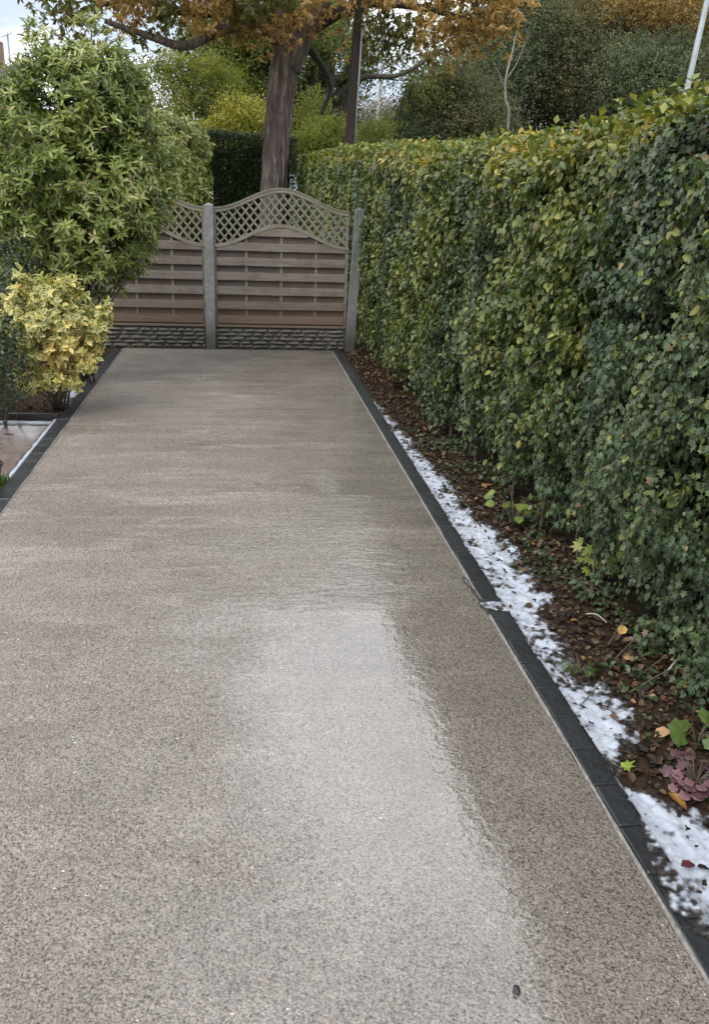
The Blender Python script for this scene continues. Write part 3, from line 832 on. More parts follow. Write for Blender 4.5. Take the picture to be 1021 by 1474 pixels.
br = (R.random(nH) < .014); tint[br] = pick([(.10, .06, .03), (.17, .11, .05), (.24, .18, .09)], R.random(br.sum()))
N = np.stack([-np.ones(nH), R.normal(0, .55, nH), .55 + R.normal(0, .5, nH) + 1.0 * topness], 1)
D = np.stack([-.35 + R.normal(0, .35, nH), R.normal(0, .8, nH), -.75 + R.normal(0, .55, nH) + 1.0 * topness], 1)
size = np.where(is_broad, R.uniform(.028, .066, nH), R.uniform(.022, .052, nH)) * (1 + .5 * smooth(8, 22, yy)) * (1 - .18 * smooth(6, 3, yy))
vis = np.where(depth < .05, 1.0, .25) * np.where(is_broad, 1.1, 1.0) * (yy < 9)
for sel, tp_, nm, sg in ((is_broad, 'oval', 'foliage', 170), (~is_broad, 'ivy', 'dark_foliage', 130)):
    foliage(hedge, tp_, P[sel], D[sel], N[sel], size[sel], np.where(is_broad, .74, .98)[sel], tint[sel], M['leaf'] if nm == 'foliage' else M['leaf_ivy'], sg, vis[sel], nm)
# top and far side, and a solid dark core added to block light
nT = 34000
yt = HY0 + (HY1 - HY0) * R.random(nT) ** 1.4; xt = hedge_face(yt, hedge_top(yt) - .3) + R.random(nT) * 1.05
farside = R.random(nT) < .45
zt = np.where(farside, R.random(nT) * hedge_top(yt), hedge_top(yt) - .03 + R.normal(0, .03, nT)); xt = np.where(farside, hedge_face(yt, 1.5 + 0 * yt) + 1.1 + R.normal(0, .04, nT), xt)
foliage(hedge, 'diamond', np.stack([xt, yt, zt], 1), unit(nT), np.stack([np.where(farside, 1.0, 0), R.normal(0, .4, nT), np.where(farside, .4, 1.0)], 1), R.uniform(.035, .06, nT) * (1 + .9 * smooth(6, 20, yt)), .75,
        pick([(.05, .085, .02), (.12, .15, .03), (.26, .23, .04)], R.random(nT)), M['leaf'], name='top_foliage')
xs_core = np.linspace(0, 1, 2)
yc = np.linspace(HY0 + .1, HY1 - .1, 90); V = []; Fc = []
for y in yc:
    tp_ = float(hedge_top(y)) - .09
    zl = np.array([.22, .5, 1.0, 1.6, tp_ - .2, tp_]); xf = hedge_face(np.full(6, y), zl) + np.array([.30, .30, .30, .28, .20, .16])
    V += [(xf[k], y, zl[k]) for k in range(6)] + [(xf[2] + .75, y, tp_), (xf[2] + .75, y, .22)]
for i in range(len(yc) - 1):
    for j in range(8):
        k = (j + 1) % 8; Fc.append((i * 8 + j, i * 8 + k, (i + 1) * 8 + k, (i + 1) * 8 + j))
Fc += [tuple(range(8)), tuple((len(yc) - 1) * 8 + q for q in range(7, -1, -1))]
part('light_block_core', V, Fc, M['dark_core'], hedge)
for y in np.concatenate([np.arange(1.8, 8, .42), np.arange(8.2, 12.8, .8)]):
    y = y + R.uniform(-.12, .12); x = float(hedge_face(y, .1)) + R.uniform(.02, .2); r = R.uniform(.006, .014)
    pts = spline([(x, y, -.04), (x + R.uniform(-.04, .04), y + R.uniform(-.05, .05), .25), (x + R.uniform(-.05, .12), y + R.uniform(-.12, .12), .62)], 7)
    part('stem', *tube(pts, np.linspace(r, r * .7, 7), 6, .15, int(y * 10)), M['twig'], hedge, sm=True)
def hedge_twig(pxa, pya, pxb, pyb, Y, r, mat, lab=None, mid=(0, 0)):
    a, b = at(pxa, pya, Y), at(pxb, pyb, Y + .05); m_ = (a + b) / 2 + np.array([-.02, 0, .01 + mid[1]])
    part('branch', *tube(spline([a, m_, b], 7), np.linspace(r, r * .6, 7), 6, .12, 3), M[mat], hedge, sm=True, label=lab)
hedge_twig(732, 655, 784, 588, 5.75, .013, 'pale_twig', 'pale broken branch poking out of the hedge foot')
hedge_twig(903, 735, 926, 752, 4.55, .011, 'pale_twig', 'short sawn branch stub in dark ivy')
hedge_twig(926, 715, 912, 738, 4.55, .006, 'pale_twig')
for q in range(14):
    Y = R.uniform(3.6, 9); z = R.uniform(.35, 1.6); x = float(hedge_face(Y, z)) - R.uniform(.0, .04)
    d = np.array([R.normal(0, .02), R.normal(0, .06), R.uniform(-.13, .13)])
    part('twig', *tube(spline([np.array([x + .1, Y, z]) - d * .6, (x, Y, z), np.array([x - .015, Y, z]) + d], 6), np.linspace(.004, .0022, 6), 5), M['twig'] if q % 7 else M['pale_twig'], hedge, sm=True)

# ------------------------------------------------------------------ shrubs on the left
def rosettes(tips, axis, nl, length, spread=(45, 80)):
    n = len(tips); P = np.repeat(tips, nl, 0); A = np.repeat(axis, nl, 0)
    ref = unit(n); U = np.cross(axis, ref); U /= np.linalg.norm(U, axis=1, keepdims=True); Wv = np.cross(axis, U)
    ph = (np.tile(np.arange(nl), n) * 2.39996 + np.repeat(R.random(n) * 6.28, nl))[:, None]
    th = np.radians(R.uniform(spread[0], spread[1], n * nl))[:, None]
    rd = np.repeat(U, nl, 0) * np.cos(ph) + np.repeat(Wv, nl, 0) * np.sin(ph)
    D = A * np.cos(th) + rd * np.sin(th); N = A * np.sin(th) - rd * np.cos(th)
    D = D + R.normal(0, .12, D.shape) + np.array([0, 0, -.10])
    P = P - A * (np.tile(np.arange(nl), n) / nl * length * .7)[:, None]
    return P, D, N

def shell(c, r, n, inner=.55, bias=1.0):
    d = unit(n); k = inner + (1 - inner) * R.random(n) ** .6
    lump = .80 + .42 * fbm(d[:, 0] * 2.3 + 9, d[:, 1] * 2.3 + 9, d[:, 2] * 2.3 + 9, int(abs(c[0]) * 100) + 3, 3)
    return c + d * np.array(r) * (k * lump)[:, None], d, k

def shrub_stems(root, base, tips, name, mat, r0, count, seed, sp=.14):
    rs = np.random.default_rng(seed)
    for i in rs.choice(len(tips), min(count, len(tips)), replace=False):
        b = np.array(base) + np.array([rs.normal(0, sp), rs.normal(0, sp), 0]); t_ = tips[i]
        m_ = b * .5 + t_ * .5 + np.array([rs.normal(0, .06), rs.normal(0, .06), .12])
        part(name, *tube(spline([b, m_, t_], 8), np.linspace(r0 * rs.uniform(.7, 1.2), r0 * .3, 8), 5), mat, root, sm=True)

# big green evergreen shrub
LC = at(85, 245, 10.3)
laurel = thing('evergreen_shrub', 'big evergreen shrub with whorls of narrow glossy green leaves', 'shrub', (LC[0] - .1, LC[1], 0))
tipsA = []; axA = []
for c, r, n in ((at(85, 270, 10.3), (1.12, 1.05, 1.20), 3000), (at(120, 150, 10.2), (.66, .7, .60), 950), (at(172, 290, 10.4), (.55, .6, .75), 950), (at(25, 230, 10.0), (.7, .8, .95), 950), (at(190, 200, 10.4), (.40, .5, .75), 600), (at(250, 250, 10.9), (.30, .4, .40), 160), (at(58, 110, 10.1), (.2, .3, .55), 150), (at(130, 95, 10.1), (.25, .3, .5), 180), (at(185, 125, 10.2), (.22, .3, .45), 150)):
    p, d, k = shell(c, r, n, .45); tipsA.append(p); axA.append(d)
tips = np.vstack(tipsA); ax = np.vstack(axA)
px, py, _ = project(tips)
hollow = (vnoise(tips[:, 0] * 3.2, tips[:, 1] * 3.2, tips[:, 2] * 3.2, 7) < .30) | (tips[:, 2] < .55) | ((py > 410) & (px < 90)) | ((py > 330) & (R.random(len(py)) < .22)) | ((px > 218 + 46 * smooth(150, 230, py) - 8 * smooth(240, 300, py) - 60 * smooth(350, 430, py)))
tips, ax = tips[~hollow], ax[~hollow]
ax = ax * .8 + np.array([.10, -.25, .75]) + R.normal(0, .3, ax.shape); ax /= np.linalg.norm(ax, axis=1, keepdims=True)
nl = 8; P, D, N = rosettes(tips, ax, nl, .11, (25, 98)); n = len(P)
rt = np.clip(fbm(tips[:, 0] * 2, tips[:, 1] * 2, tips[:, 2] * 2, 15, 3) * 1.0 + R.normal(0, .17, len(tips)) + .12 * ((ax @ np.array([.3, -.5, .8])) - .5), 0, 1)
tint = pick([(.038, .066, .012), (.092, .135, .024), (.165, .212, .040), (.26, .29, .075), (.42, .42, .19)], np.clip(np.repeat(rt, nl) + R.normal(0, .08, n), 0, 1))
old = R.random(n) < .006; tint[old] = pick([(.3, .2, .08), (.35, .18, .12)], R.random(old.sum()))
out_k = np.linalg.norm((P - LC) / np.array([1.3, 1.1, 1.5]), axis=1) * (P[:, 1] < LC[1] + .1)
foliage(laurel, 'lance', P, D, N, R.uniform(.05, .108, n), .35, tint, M['leaf_gloss'], 300, .2 + out_k)
shrub_stems(laurel, (LC[0] - .15, LC[1] - .1, 0), tips, 'stem', M['twig'], .013, 70, 5)

# golden-leaved shrub behind the trellis
GC = at(240, 262, 13.6)
gold = thing('golden_shrub', 'yellow green shrub leaning over the trellis beside the green shrub', 'shrub', (GC[0], GC[1], 0))
p1, d1, k1 = shell(at(240, 250, 13.6), (.70, .45, .82), 900, .5); p2, d2, k2 = shell(at(268, 292, 13.5), (.40, .35, .34), 220, .4); p3, d3, k3 = shell(at(215, 345, 13.5), (.7, .4, .7), 250, .4)
tips = np.vstack([p1, p2, p3]); ax = np.vstack([d1, d2, d3]) + np.array([.5, -.3, .15]); 
px, py, _ = project(tips); ok = (tips[:, 1] > FY + .09) & (px < 303); tips, ax = tips[ok], ax[ok]; ax /= np.linalg.norm(ax, axis=1, keepdims=True)
P, D, N = rosettes(tips, ax, 8, .08, (35, 85)); n = len(P); ok = P[:, 1] > FY + .12; P, D, N = P[ok], D[ok], N[ok]; n = len(P)
tint = pick([(.08, .12, .025), (.16, .19, .045), (.27, .28, .08), (.46, .43, .19)], np.clip(R.normal(.5, .25, n), 0, 1))
foliage(gold, 'lance', P, D + np.array([0, 0, -.3]), N, R.uniform(.06, .12, n), .36, tint, M['leaf'], 150)
shrub_stems(gold, (GC[0], GC[1] + .2, -.05), tips, 'stem', M['twig'], .012, 14, 6)

# variegated shrub in front
EC = at(80, 478, 8.7)
eu = thing('variegated_shrub', 'low variegated shrub of cream edged yellow leaves beside the edging', 'shrub', (EC[0], EC[1], 0))
tp_, ax_ = [], []
for c, r, n in ((at(78, 470, 8.7), (.44, .42, .40), 430), (at(35, 455, 8.6), (.25, .25, .30), 90), (at(118, 495, 8.6), (.22, .24, .28), 80), (at(50, 540, 8.6), (.22, .2, .14), 40), (at(128, 523, 8.45), (.11, .1, .08), 16), (at(32, 412, 8.6), (.10, .1, .16), 22), (at(152, 448, 8.6), (.06, .06, .14), 14), (at(85, 405, 8.7), (.2, .2, .1), 22), (at(145, 470, 8.55), (.10, .1, .16), 18), (at(40, 555, 8.5), (.10, .1, .08), 14), (at(75, 545, 8.5), (.14, .1, .10), 16), (at(98, 548, 8.6), (.14, .12, .10), 26), (at(62, 420, 8.6), (.06, .06, .18), 14), (at(112, 415, 8.6), (.06, .06, .14), 10)):
    p, d, k = shell(c, r, n, .35); tp_.append(p); ax_.append(d)
tips = np.vstack(tp_); ax = np.vstack(ax_) * .9 + np.array([.05, -.30, .42]) + R.normal(0, .25, tips.shape); ax /= np.linalg.norm(ax, axis=1, keepdims=True)
ok = (tips[:, 2] > .14) & (vnoise(tips[:, 0] * 9, tips[:, 1] * 9, tips[:, 2] * 9, 3) > .27); tips, ax = tips[ok], ax[ok]
P, D, N = rosettes(tips, ax, 7, .12, (30, 95)); n = len(P)
px, py, _ = project(P)
yel = np.exp(-(((px - 95) / 34) ** 2 + ((py - 515) / 36) ** 2)) + np.exp(-(((px - 12) / 16) ** 2 + ((py - 412) / 16) ** 2)) * .8
is_y = R.random(n) < np.clip(yel * 1.15 + .16, 0, .92)
tint = pick([(.10, .15, .05), (.17, .22, .075), (.30, .32, .13)], R.random(n))
tint[is_y] = pick([(.56, .40, .10), (.66, .52, .17), (.70, .60, .30)], R.random(is_y.sum()))
foliage(eu, 'varieg', P, D, N, R.uniform(.042, .078, n), .58, tint, M['leaf_varieg'], 300, 1.0 + .6 * (P[:, 1] < EC[1]))
shrub_stems(eu, (EC[0] - .06, EC[1] + .22, -.04), tips, 'stem', M['twig'], .006, 22, 9, .035)

# low dark shrub at the left edge
DC = at(-22, 520, 8.3)
dk = thing('dark_shrub', 'dark small leaved shrub left of the variegated one', 'shrub', (DC[0], DC[1], 0))
p, d, k = shell(DC, (.40, .4, .55), 3000, .3); p2, d2, k2 = shell(at(-10, 390, 9.3), (.5, .4, .5), 1500, .3)
P = np.vstack([p, p2]); d = np.vstack([d, d2]); ok = P[:, 2] > .03; P, d = P[ok], d[ok]; n = len(P)
foliage(dk, 'diamond', P, unit(n), d + R.normal(0, .5, d.shape), R.uniform(.03, .055, n), .55, pick([(.02, .035, .018), (.04, .065, .03), (.06, .09, .04)], R.random(n)), M['leaf_gloss'], 60)
shrub_stems(dk, (DC[0], DC[1], -.04), P, 'stem', M['twig'], .007, 12, 12)

# ------------------------------------------------------------------ trees
def crown_points(blobs, seed, per, spread):
    rs = np.random.default_rng(seed); P, C, O = [], [], []
    for c, r, n in blobs:
        d = rs.normal(size=(n, 3)); d /= np.linalg.norm(d, axis=1, keepdims=True)
        k = .35 + .65 * rs.random(n) ** .55
        cl = np.asarray(c) + d * np.asarray(r) * k[:, None]
        cc = rs.random(n)
        off = rs.normal(size=(n, per, 3)) * spread * np.array([1, 1, .62])
        P.append((cl[:, None, :] + off).reshape(-1, 3)); C.append(np.repeat(cc, per)); O.append(np.repeat(d, per, 0))
    return np.vstack(P), np.concatenate(C), np.vstack(O)

def tree(name, label, cat, base, trunk, tr, blobs, per, spread, size, pal, seed, bark='bark_dark', limbs=6, tpl='clump', width=1.0, group=None, droop=0.0, mat='leaf', keepf=None, singles=0):
    t = thing(name, label, cat, base, group)
    pts = spline([np.array(p) for p in trunk], 24)
    part('trunk', *tube(pts, np.interp(np.linspace(0, 1, 24), np.linspace(0, 1, len(tr)), tr), 12, .16, seed, zfreq=1.2), M[bark], t, sm=True)
    P, C, O = crown_points(blobs, seed, per, spread)
    if keepf is not None:
        k = keepf(P); P, C, O = P[k], C[k], O[k]
    n = len(P); rs = np.random.default_rng(seed + 1)
    lt = np.clip(C * .88 + .2 * (rs.random(n) - .3), 0, 1)
    D = rs.normal(size=(n, 3)); D[:, 2] -= droop; N = O + rs.normal(size=(n, 3)) * .8 + np.array([0, 0, .5])
    foliage(t, tpl, P, D, N, rs.uniform(size[0], size[1], n), width, pick(pal, lt), M[mat], singles, None, 'crown')
    for q in range(limbs):
        i = rs.integers(n); j = int(24 * rs.uniform(.35, .95)); a = pts[min(j, 23)]; b = P[i]
        m_ = a * .5 + b * .5 + np.array([rs.normal(0, .1), rs.normal(0, .1), .12 * np.linalg.norm(b - a)])
        r0 = np.interp(j / 23, np.linspace(0, 1, len(tr)), tr) * .5
        part('branch', *tube(spline([a, m_, b], 9), np.linspace(r0, .012, 9), 6, .1, q), M[bark], t, sm=True)
    return t

# the chestnut behind the fence
TY = 23.5
g = lambda px, py, Y=TY: at(px, py, Y)
ch = thing('chestnut_tree', 'broad autumn tree with brown drooping leaves and thick grey trunk behind the fence', 'tree', (g(395, 277)[0], TY, 0))
foot = g(393, 277); foot[2] = -.1
pts = spline([foot + np.array([-.03, 0, 0]), g(394, 277), g(399, 190), g(406, 120), g(411, 60), g(408, 0), g(402, -60)], 60)
zr = np.linspace(0, 1, 60)
part('trunk', *tube(pts, np.interp(zr, [0, .1, .3, .6, .75, 1], [.43, .35, .325, .32, .305, .23]), 72, .14, 5, zfreq=.7, ridges=.20), M['bark_chestnut'], ch, sm=True)
limb_ctrl = [([g(418, 100), g(440, 50), g(468, 0, 23.2), g(500, -70, 23)], .24, .13),
             ([g(402, 60), g(370, 35, 22.8), g(320, 42, 22.2), g(268, 66, 21.8), g(215, 52, 21.4), g(150, 30, 21.2)], .17, .05),
             ([g(405, 30), g(350, 10, 23), g(280, 20, 23), g(200, 0, 22.6), g(120, 12, 22.4)], .16, .04),
             ([g(450, 40), g(520, 5, 23), g(600, 10, 22.8), g(680, 30, 22.6)], .15, .04),
             ([g(440, 60), g(475, 120, 24.5), g(462, 165, 24.6)], .10, .05),
             ([g(404, 20), g(390, -60), g(340, -130)], .2, .06),
             ([g(480, -20), g(560, -80), g(650, -90)], .14, .05),
             ([g(408, 10), g(420, -90), g(440, -170)], .22, .06)]
for c_, a, b in limb_ctrl:
    part('branch', *tube(spline(c_, 22), np.linspace(a, b, 22), 10, .15, 4), M['bark_chestnut'] if a > .16 else M['bark_dark'], ch, sm=True)
blobs = []
rs = np.random.default_rng(77)
def cb(px, py, Y, rx, ry, rz, n): blobs.append((at(px, py, Y), (rx, ry, rz), n))
cb(160, -18, 21.6, 1.5, 2.0, .62, 40); cb(95, 5, 21.4, .75, 1.0, .70, 20); cb(205, 25, 21.6, .6, .9, .45, 13); cb(250, -10, 21.8, 1.3, 1.8, .62, 46); cb(320, -12, 21.5, 1.4, 2.0, .72, 52); cb(340, 40, 21.7, .5, .8, .3, 10)
cb(400, -22, 21.0, 1.3, 2.0, .62, 42); cb(420, 42, 21.5, .42, .5, .26, 9); cb(500, -18, 21.8, 1.3, 2.0, .7, 34); cb(580, -5, 22, 1.2, 1.8, .75, 38); cb(670, -4, 22, 1.2, 1.6, .85, 56); cb(715, -15, 22, .7, 1.4, .65, 36)
cb(615, 52, 22.4, .8, 1.0, .5, 14); cb(545, 52, 22.4, .5, .9, .5, 12); cb(700, 40, 22, .45, .6, .4, 12)
cb(300, -60, 22.5, 3.6, 2.6, .55, 70); cb(500, -62, 22.8, 3.6, 2.6, .55, 70)
P, C, O = crown_points(blobs, 5, 7, .34)
n = len(P); rs = np.random.default_rng(6)
px, py, _ = project(P)
ok = ~((py > 48 + 30 * vnoise(px / 40, 0, 0, 8)) & (px > 380) & (px < 470)) & (py < 140)
P, C, O = P[ok], C[ok], O[ok]
aX = np.stack([rs.normal(0, .45, len(P)), rs.normal(0, .45, len(P)), -1 + rs.normal(0, .4, len(P))], 1); aX /= np.linalg.norm(aX, axis=1, keepdims=True)
P, D, N = rosettes(P, aX, 6, .03, (15, 75)); C = np.repeat(C, 6); n = len(P); px, py, _ = project(P)
lt = np.clip(C * .65 + .35 * rs.random(n), 0, 1)
tint = pick([(.12, .078, .038), (.22, .138, .062), (.34, .215, .09), (.48, .31, .13), (.46, .37, .15)], lt)
grn = (vnoise(px / 60, py / 60, 0, 14) > .60) & (px < 600); tint[grn] = pick([(.075, .08, .03), (.14, .135, .045), (.22, .19, .065)], rs.random(grn.sum()))
foliage(ch, 'lance', P, D, N, rs.uniform(.11, .21, n), .36, tint, M['leaf_far'], 300, None, 'crown')

# trees behind the dark hedge
def px_blob(px, py, Y, rpx, rpy, n, deep=.8):
    c = at(px, py, Y); k = Y * 1.06 / F_PX; return (c, (rpx * k, rpx * k * deep, rpy * k), n)
OAKP = [(.045, .065, .022), (.08, .11, .032), (.13, .165, .045), (.20, .21, .06)]
def gpt(px, Y): p = at(px, 277, Y); p[2] = -.1; return tuple(p)
tree('oak_tree', 'dark spreading oak with a forked mossy trunk behind the pole', 'tree', gpt(455, 34), [gpt(455, 34), at(452, 230, 34), at(450, 150, 34), at(462, 90, 34), at(480, 20, 34)], [.62, .55, .5, .42, .3],
     [px_blob(430, 40, 33, 75, 55, 130), px_blob(350, 110, 34, 62, 50, 150), px_blob(330, 60, 34, 60, 50, 100), px_blob(505, 60, 35, 44, 60, 50), px_blob(600, 125, 35, 34, 22, 12), px_blob(490, 150, 36, 26, 36, 14), px_blob(625, 40, 35, 40, 34, 20)], 24, .42, (.22, .38), OAKP + [(.27, .25, .07)], 21, limbs=10, mat='leaf_far')
oakl = bpy.data.objects['oak_tree']
for c_, a, b in (([at(458, 130, 34), at(495, 190, 34), at(470, 185, 34)], .1, .05), ([at(452, 170, 34), at(472, 130, 33.6), at(476, 80, 33.4), at(470, 40, 33.2)], .24, .12), ([at(480, 190, 35), at(492, 140, 35), at(510, 90, 35), at(515, 40, 35)], .38, .2), ([at(470, 150, 34), at(520, 112, 34), at(575, 108, 34), at(640, 70, 34)], .12, .05)):
    part('branch', *tube(spline(c_, 14), np.linspace(a, b, 14), 8, .12, 6), M['bark_dark'], oakl, sm=True)
GP = [(.075, .10, .02), (.13, .16, .03), (.21, .22, .04), (.29, .26, .05)]
tree('slender_tree', 'thin yellow green tree over the dark hedge with sky behind', 'tree', gpt(312, 30), [gpt(312, 30), at(308, 190, 30), at(292, 165, 30), at(268, 120, 30), at(255, 90, 30)], [.10, .085, .07, .05, .03],
     [px_blob(280, 120, 30, 48, 40, 80), px_blob(250, 100, 30, 30, 26, 34), px_blob(320, 130, 30, 30, 22, 26), px_blob(240, 140, 31, 28, 20, 16)], 18, .26, (.14, .26), GP, 22, limbs=8, mat='leaf_far')
YP = [(.15, .17, .025), (.24, .25, .035), (.34, .32, .05), (.42, .36, .07)]
tree('golden_conifer', 'bright yellow green conifer rising behind the dark hedge', 'tree', gpt(350, 29), [gpt(350, 29), at(349, 220, 29), at(348, 160, 29)], [.12, .1, .04],
     [px_blob(350, 190, 29, 32, 42, 150), px_blob(320, 200, 29, 22, 30, 70), px_blob(378, 195, 29, 14, 34, 50), px_blob(345, 160, 29, 14, 20, 30)], 20, .20, (.12, .24), YP, 23, limbs=3)
tree('dark_evergreen', 'dark evergreen tree filling the gap behind the golden conifer', 'tree', gpt(395, 40), [gpt(395, 40), at(395, 200, 40), at(395, 110, 40)], [.3, .24, .1],
     [px_blob(400, 160, 40, 62, 60, 170), px_blob(330, 190, 40, 90, 36, 120), px_blob(245, 190, 41, 50, 28, 70), px_blob(465, 210, 40, 60, 36, 120)], 22, .42, (.25, .42), [(.035, .055, .025), (.06, .085, .035), (.10, .13, .05)], 24, limbs=4, mat='leaf_far')
tree('light_shrub_tree', 'pale green leafy bush between the trunk and the pole', 'bush', gpt(465, 28), [gpt(465, 28), at(465, 230, 28), at(466, 200, 28)], [.08, .06, .03],
     [px_blob(470, 205, 28, 36, 26, 110), px_blob(450, 170, 29, 18, 34, 44), px_blob(545, 195, 33, 20, 24, 44), px_blob(430, 215, 27.8, 20, 14, 40)], 18, .22, (.13, .24), [(.09, .12, .03), (.17, .20, .045), (.27, .27, .06)], 25, limbs=4, mat='leaf_far')

# the wood on the right
WP = [(.055, .075, .05), (.10, .125, .078), (.16, .185, .112), (.25, .27, .17)]  # wood greens lightened, air haze put into the leaf colour
BP = [(.075, .08, .05), (.125, .128, .075), (.18, .175, .10), (.26, .24, .14)]
OP = [(.12, .10, .05), (.20, .155, .07), (.32, .22, .09), (.46, .30, .12)]
woods = [('broadleaf_tree', 'bushy dark green tree just right of the sky gap', 595, 36, [(592, 190, 28, 32, 80), (608, 165, 18, 24, 26)], WP, .40),
         ('broadleaf_tree', 'olive brown tree behind the low middle of the hedge', 665, 36, [(660, 160, 46, 50, 190), (640, 120, 28, 30, 50), (690, 190, 40, 30, 80)], BP, .40),
         ('broadleaf_tree', 'tall dark green tree with drooping top just left of the birch', 735, 40, [(715, 90, 46, 62, 210), (745, 40, 42, 52, 140), (700, 140, 40, 40, 100), (735, 5, 30, 30, 50)], WP, .44),
         ('broadleaf_tree', 'dark tree behind the pale birch stem', 790, 42, [(775, 150, 60, 58, 240), (790, 60, 52, 50, 120), (810, 20, 44, 40, 80)], WP, .46),
         ('broadleaf_tree', 'greyish green tree in the middle of the wood', 860, 40, [(850, 100, 60, 56, 230), (840, 150, 60, 40, 150), (850, 40, 46, 40, 90)], BP, .44),
         ('broadleaf_tree', 'dark leafy tree left of the lamp post', 930, 38, [(920, 120, 60, 48, 240), (900, 160, 50, 32, 100), (965, 110, 44, 44, 110)], WP, .44),
         ('broadleaf_tree', 'tree behind the lamp post at the photo edge', 1030, 38, [(1010, 130, 50, 50, 200), (1060, 80, 60, 80, 140)], BP, .44),
         ('autumn_tree', 'orange leaved tree topping the wood at the upper right', 960, 40, [(940, 20, 66, 44, 170), (1015, 25, 54, 44, 130), (880, 5, 44, 26, 50), (960, -50, 100, 40, 120), (985, 60, 44, 24, 50)], OP, .5)]
for q, (nm, lab, bx, Y, bl, pal, sp) in enumerate(woods):
    top = min(b[1] for b in bl)
    tree(nm, lab, 'tree', gpt(bx, Y), [gpt(bx, Y), at(bx + 4, 200, Y), at(bx - 6, 120, Y), at(bx, top + 10, Y)], [.26, .2, .14, .05], [px_blob(a, b, Y + 1.0 * (i % 2), c, d, int(n * .62)) for i, (a, b, c, d, n) in enumerate(bl)], 48, sp * 1.12, (.18, .36), pal, 40 + q, limbs=9, group='trees of the wood beyond the hedge', mat='leaf_far')
bt = thing('birch_stem', 'slim pale curving birch trunk standing in the dark wood', 'tree', gpt(731, 35))
part('trunk', *tube(spline([gpt(729, 35), at(731, 190, 35), at(733, 160, 35), at(728, 140, 35), at(729, 110, 35), at(737, 80, 35), at(745, 40, 35)], 26), np.linspace(.072, .022, 26), 10, .06, 3), M['bark_birch'], bt, sm=True)
part('branch', *tube(spline([at(729, 115, 35), at(745, 90, 35), at(757, 60, 35)], 10), np.linspace(.022, .01, 10), 6), M['bark_birch'], bt, sm=True)
part('branch', *tube(spline([at(730, 130, 35), at(718, 105, 35), at(712, 90, 35)], 10), np.linspace(.018, .009, 10), 6), M['bark_birch'], bt, sm=True)
tw = [(.17, .145, .135), (.23, .20, .185), (.28, .25, .24)]
tree('bare_thicket', 'distant leafless brown trees in the gap behind the pole', 'tree', gpt(560, 75), [gpt(560, 75), at(560, 220, 75), at(560, 170, 75)], [.2, .15, .06],
     [px_blob(550, 190, 75, 40, 36, 130), px_blob(590, 185, 76, 36, 30, 90), px_blob(525, 200, 74, 26, 26, 50)], 20, .7, (.35, .6), tw, 61, limbs=8, mat='leaf_dry')

# dark clipped hedge across the far end
fh = thing('clipped_hedge', 'dark straight clipped hedge behind the tree trunk', 'hedge', (.2, 26.8, 0))
FHX0, FHX1, FHY = -4.5, 1.55, 26.2
fz = lambda x: np.interp(x, [-4, 1.6], [3.60, 3.42])
nF = 26000
x_ = R.uniform(FHX0, FHX1, nF); z_ = R.random(nF) * fz(x_); onTop = R.random(nF) < .16
z_ = np.where(onTop, fz(x_) + R.normal(0, .02, nF), z_); y_ = np.where(onTop, FHY + R.random(nF) * 1.2, FHY + R.random(nF) * .16 + .10 * (vnoise(x_ * 2, z_ * 2, 0, 4) - .5))
Nf = np.stack([R.normal(0, .5, nF), np.where(onTop, 0, -1.0) + R.normal(0, .3, nF), np.where(onTop, 1.0, .35) + R.normal(0, .3, nF)], 1)
foliage(fh, 'clump', np.stack([x_, y_, z_], 1), unit(nF), Nf, R.uniform(.10, .18, nF), 1.0, pick([(.014, .028, .010), (.026, .046, .015), (.045, .07, .02)], np.clip(R.random(nF) + .3 * onTop, 0, 1)), M['leaf'], name='foliage')
part('light_block_core', *box((FHX0 + FHX1) / 2, FHY + .75, 1.6, FHX1 - FHX0 - .3, 1.1, 3.1), M['dark_core'], fh)  # solid dark core added inside this hedge too

# ------------------------------------------------------------------ poles
pp = thing('telegraph_pole', 'dark brown wooden pole standing behind the hedge', 'pole', gpt(499, 22))
part('shaft', *tube(np.array([gpt(499, 22), at(503, 215, 22), at(510, 118, 22), at(517, 20, 22), at(520, -40, 22)]), [.125, .12, .116, .11, .105], 14), M['pole_wood'], pp, sm=True)
part('cable_guard', *tube(np.array([at(510, 215, 21.9), at(517, 110, 21.9), at(523, 20, 21.9)]), [.018, .018, .018], 6), M['galv'], pp, sm=True)
lp = thing('lamp_post', 'slim grey metal lamp post rising above the right of the hedge', 'lamp post', gpt(978, 21))
part('shaft', *tube(np.array([gpt(975, 21), at(988, 137, 21), at(1003, 70, 21), at(1019, 0, 21), at(1032, -60, 21)]), [.075, .066, .062, .056, .05], 12), M['galv'], lp, sm=True)
part('lamp_arm', *tube(spline([at(1032, -60, 21), at(1040, -95, 21), at(1062, -108, 21)], 10), .03, 8), M['galv'], lp, sm=True)
Vl, Fl = box(0, 0, 0, .55, .22, .10, .03); part('lamp_head', Vl + at(1082, -110, 21), Fl, M['galv'], lp)
fp = thing('far_pole', 'thin pale pole in the sky gap right of the dark pole', 'pole', gpt(538, 60))
part('shaft', *tube(np.array([gpt(538, 60), at(541, 205, 60), at(549, 115, 60)]), [.16, .14, .11], 8), M['bark_birch'], fp, sm=True)
part('cross_arm', *tube(np.array([at(531, 111, 60), at(560, 110, 60)]), .06, 6), M['pole_wood'], fp)

